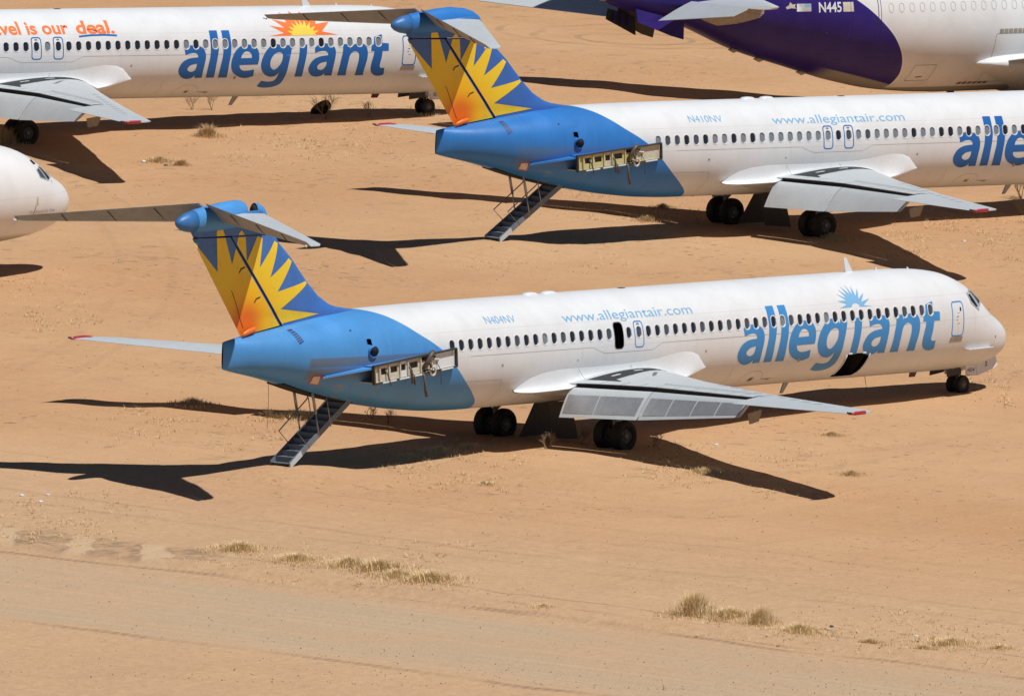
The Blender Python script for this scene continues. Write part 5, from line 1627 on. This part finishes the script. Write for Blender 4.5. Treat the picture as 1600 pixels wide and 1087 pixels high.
for a in (
    (0, -29.7, -11.4, 1.0, 'low straw clump at left, first of the row above the gravel track', G1),
    (1, -30.2, -14.1, 1.0, 'second straw clump from left in the row above the gravel track', G1),
    (0, -30.2, -16.2, 1.05, 'third straw clump from left in the row above the gravel track', G1),
    (0, -30.2, -17.4, 1.15, 'widest straw clump in the middle of the left roadside row', G1),
    (1, -30.7, -18.5, .9, 'fifth straw clump from left in the left roadside row', G1),
    (0, -30.9, -20.0, 1.1, 'last straw clump at the right end of the left roadside row', G1),
    (2, -30.9, -30.2, 1.05, 'tallest golden grass clump at the bottom right roadside', G1),
    (0, -30.4, -31.2, 1.0, 'lower straw clump just right of the tallest golden clump', G1),
    (2, -31.2, -33.0, .75, 'middle golden clump of the bottom right roadside row', G1),
    (0, -31.8, -34.9, .85, 'round straw clump right of the middle golden clump', G1),
    (3, -32.6, -38.1, .9, 'brownish small clump on the far right roadside', G1),
    (1, -30.5, -39.6, .95, 'pale low clump near the right end of the roadside row', G1),
    (4, -30.4, -41.3, 1.0, 'faint straw clump at the bottom right corner', G1),
    (3, -32.4, -40.0, .7, 'tiny brown clump below the right end of the roadside row', G1),
    (1, -2.8, -8.6, .85, 'straw clump at the edge of the nearest wing shadow', G2),
    (3, .5, -12.0, .8, 'lone small clump right of the nearest wing shadow tip', G2),
    (3, 8.8, -4.8, .75, 'lone small clump below the nearest right wing tip lamp', G2),
    (1, -5.1, .7, .9, 'straw clump on the sunlit bank under the nearest fuselage', G2),
    (4, -3.4, .8, 1.0, 'thin grass on the bank left of the nearest main wheels', G2),
    (4, -6.6, .8, .9, 'thin grass at the left end of the bank under the nearest fuselage', G2),
    (3, -3.0, 13.1, 1.1, 'dark clump on the mound left of the nearest airstair', G2),
    (1, -2.1, 9.3, 1.1, 'straw clump right behind the nearest airstair handrail', G2),
    (5, 62.9, 68.2, 1.0, 'round straw clump on bare sand below the orange-slogan jet', G2),
    (5, 53.7, 70.8, 1.3, 'bushy straw clump at the left edge under the top left wing', G2),
    (3, 54.2, 63.3, 1.1, 'low clump right of the top left wing shadow tip', G2),
    (5, 54.0, 62.0, .65, 'small upright clump beside the low clump near the wing shadow tip', G2),
    (4, 76.4, 68.1, .9, 'thin grass just left of the top left nose wheels', G2),
    (0, 55.4, 31.2, .75, 'bright straw clump by the second jet main wheels', G2),
    (0, 67.2, 30.2, 1.0, 'straw clump beyond the second jet wing tip shadow', G2),
    (3, 54.4, 39.1, 1.0, 'low clump in the second jet shadow left of its wheels', G2),
    (3, 58.2, 41.5, .9, 'low clump under the second jet tail cone', G2),
    (4, -10.6, -5.8, .8, 'flat thin tuft in the sand below the nearest main wheels', G2),
    (4, -33.9, -26.8, .7, 'faint tuft at the track edge between the two roadside rows', G1),
): plant(*a)
for a in (
    (11, 70.4, 74.3, 1.0, 'dead bush under the belly blade antenna of the top left jet', G3),
    (10, 69.9, 74.9, 1.0, 'smaller dead bush left of the antenna bush', G3),
    (11, 71.9, 69.6, 1.35, 'tangled dead bush in front of the top left jet shadow', G3),
    (10, 74.1, 69.1, 1.0, 'single bare twig bush left of the top left nose wheels', G3),
    (11, 72.5, 35.1, 1.5, 'large dead bush at the right edge above the second wing tip', G3),
    (10, 68.4, 32.1, 1.3, 'dead bush at the right edge beside the second wing tip', G3),
    (10, -3.0, 9.9, .6, 'tiny twig left of the nearest airstair', G3),
    (12, -.1, 7.8, 1.0, 'twig right of the nearest airstair in the fuselage shadow', G3),
    (12, -.5, 6.7, 1.0, 'second twig in the fuselage shadow right of the airstair', G3),
    (10, -.1, -1.2, 1.1, 'dead bush between the hanging gear doors and nearest wheels', G3),
    (12, -2.2, -1.5, 1.1, 'dead twig left of the hanging gear doors', G3),
    (10, 1.4, -3.1, .9, 'dead bush at the right of the nearest main wheels', G3),
    (10, 78.2, 67.0, 1.0, 'dead bush behind the top left nose wheels', G3),
): plant(*a, name='dead_shrub', cat='shrub')

# ------------------------------------------------------------------ loose things on the sand
def scrap(x, y, s, mat, label, name='litter_scrap', cat='litter', group=None):
    r = random.Random(int(x * 91 + y * 37))
    n = 7
    ring = lambda z, k: [(s * k * r.uniform(.6, 1.1) * math.cos(2 * math.pi * j / n), s * k * r.uniform(.6, 1.1) * math.sin(2 * math.pi * j / n), z * s * r.uniform(.7, 1.2)) for j in range(n)]
    s *= .75
    V, F = loft([ring(-.1, .8), ring(.25, 1.0), ring(.55, .6)])
    o = obj(name, mk(name, V, F, [mat], False), None, (x, y, float(ground_z(np.array(x), np.array(y)))))
    return finish(o, label, cat, group)
M_LIT = simple('litter_white', (.72, .73, .74), .6, var=.15)
M_LIT2 = simple('litter_dark', (.08, .09, .11), .6, var=.3)
GL = 'scraps of litter on the sand'
for a in (
    (-24.2, 2.3, .13, M_LIT, 'upper left white scrap of the three at the left edge'),
    (-23.4, 1.9, .12, M_LIT, 'upper right white scrap of the three at the left edge'),
    (-24.9, .9, .13, M_LIT, 'lowest white scrap of the three at the left edge'),
    (-29.1, -10.2, .16, M_LIT2, 'dark scrap left of the first roadside straw clump'),
    (-28.5, -10.6, .09, M_LIT, 'white scrap above the first roadside straw clump'),
    (-10.5, -5.5, .16, M_LIT2, 'dark lump on sand below the nearest main wheels'),
    (3.7, -3.9, .14, M_LIT, 'white scrap on sand right of the nearest wheels'),
    (-31.0, -30.7, .12, M_LIT, 'white scrap in the tallest golden grass clump'),
    (-30.1, -34.8, .12, M_LIT2, 'dark scrap right of the bottom right grass row'),
    (-30.0, -37.9, .10, M_LIT, 'white scrap at the bottom right above the brownish clump'),
    (-30.4, -18.8, .11, M_LIT, 'white scrap at the right end of the left roadside row'),
    (53.5, 63.5, .18, M_LIT, 'white scrap near the top left wing shadow tip'),
    (53.3, 62.2, .14, M_LIT2, 'dark scrap near the top left wing shadow tip'),
    (59.3, 27.9, .14, M_LIT, 'white scrap beside the second wing shadow'),
): scrap(*a, group=GL)
z = float(ground_z(np.array(73.3), np.array(71.0)))
o = obj('old_tyre', wheel_mesh('old_tyre', .45, .30), None, (73.3, 71.0, z + .2), (.9, .3, .4))
finish(o, 'old black tyre lying in the shadow of the top left jet', 'tyre')

# pebbles: nobody could count them
def pebbles():
    r = np.random.RandomState(5)
    n = 9000
    d = np.array([.779, .627]); rr = np.array([.627, -.779]); c0 = np.array([-357.9, -286.2])
    v = 398 + 190 * r.rand(n) ** 2.0; u = (r.rand(n) - .5) * 56
    P = c0 + v[:, None] * d + u[:, None] * rr
    Zp = ground_z(P[:, 0], P[:, 1])
    s = .011 + .021 * r.rand(n) ** 4
    near = P[:, 0] < -30
    s = np.where(near, s * .95, s)
    base = np.array([(1, 0, 0), (0, 1, 0), (-1, 0, 0), (0, -1, 0), (0, 0, .8), (0, 0, -.5)])
    V = (base[None] * (s[:, None, None] * (.7 + .6 * r.rand(n, 6, 1))) + np.stack([P[:, 0], P[:, 1], Zp + s * .25], -1)[:, None]).reshape(-1, 3)
    f = np.array([(0, 1, 4), (1, 2, 4), (2, 3, 4), (3, 0, 4), (1, 0, 5), (2, 1, 5), (3, 2, 5), (0, 3, 5)])
    F = (f[None] + 6 * np.arange(n)[:, None, None]).reshape(-1, 3)
    me = mk('pebbles', V.tolist(), F.tolist(), [simple('pebble_brown', (.16, .115, .075), .9, var=.4, scale=.7)], False)
    finish(obj('pebbles', me), 'small dark pebbles scattered over the sand', 'pebbles', None, 'stuff')
pebbles()

# sparse dry ground cover in patches: countless little tufts and stalks
def ground_cover():
    Q = [[[-5.5,14.7],[0.0,10.7],[-8.4,3.7],[-13.7,7.7],1],[[-24.4,3.1],[-21.3,0.6],[-31.0,-7.7],[-33.9,-5.2],1],[[-4.4,3.7],[-0.5,0.6],[-11.2,-8.0],[-14.8,-4.9],1],[[2.4,-1.7],[7.9,-6.3],[-3.4,-15.0],[-8.5,-10.4],1.2],
         [[29.9,5.8],[31.8,4.5],[19.7,-4.6],[18.0,-3.2],0.5],[[67.3,72.7],[75.0,67.7],[61.2,56.4],[53.9,61.3],1.5],[[63.8,35.2],[68.5,32.0],[55.6,22.3],[51.1,25.4],1.4],[[20.4,42.1],[23.3,40.0],[10.3,28.8],[7.5,30.8],0.6],
         [[-29.1,-9.5],[-23.4,-14.6],[-33.1,-22.5],[-38.6,-17.5],1.2],[[-31.2,-29.3],[-23.1,-36.7],[-33.1,-44.2],[-40.9,-37.0],1.6],[[59.3,47.2],[64.2,43.9],[56.4,37.8],[51.6,41.1],0.6],[[77.0,72.1],[80.1,70.0],[76.3,66.8],[73.2,68.9],0.3],
         [[39.7,37.0],[45.8,32.7],[40.2,28.3],[34.2,32.5],0.3]]
    r = np.random.RandomState(23)
    V, F = [], []
    for a, b, c, d, w in Q:
        a, b, c, d = map(np.array, (a, b, c, d))
        n = int(330 * w)
        cen = r.rand(int(9 + 9 * w), 2)
        for i in range(n):
            if r.rand() < .8:
                u, v = cen[r.randint(len(cen))] + r.normal(0, .055, 2)
            else:
                u, v = r.rand(2)
            p = (a * (1 - u) + b * u) * (1 - v) + (d * (1 - u) + c * u) * v
            if -47 < p[0] < -35.2: continue
            z = float(ground_z(p[0], p[1]))
            hh = .04 + .16 * r.rand() ** 2
            for k_ in range(7):
                an = r.rand() * 6.283; le = hh * (.4 + 1.6 * r.rand()); rad = .10 * r.rand()
                bx, by = p[0] + rad * math.cos(an * 3), p[1] + rad * math.sin(an * 3)
                wd = .006 + .008 * r.rand(); s = len(V)
                V += [(bx - wd * math.sin(an), by + wd * math.cos(an), z - .02), (bx + wd * math.sin(an), by - wd * math.cos(an), z - .02), (bx + le * math.cos(an), by + le * math.sin(an), z + hh * (.3 + .7 * r.rand()))]
                F.append((s, s + 1, s + 2))
    me = mk('dry_ground_cover', V, F, [M_STRAW2], False)
    finish(obj('dry_ground_cover', me), 'sparse dry stalks and straw scattered in patches over the sand', 'dry grass', None, 'stuff')
ground_cover()
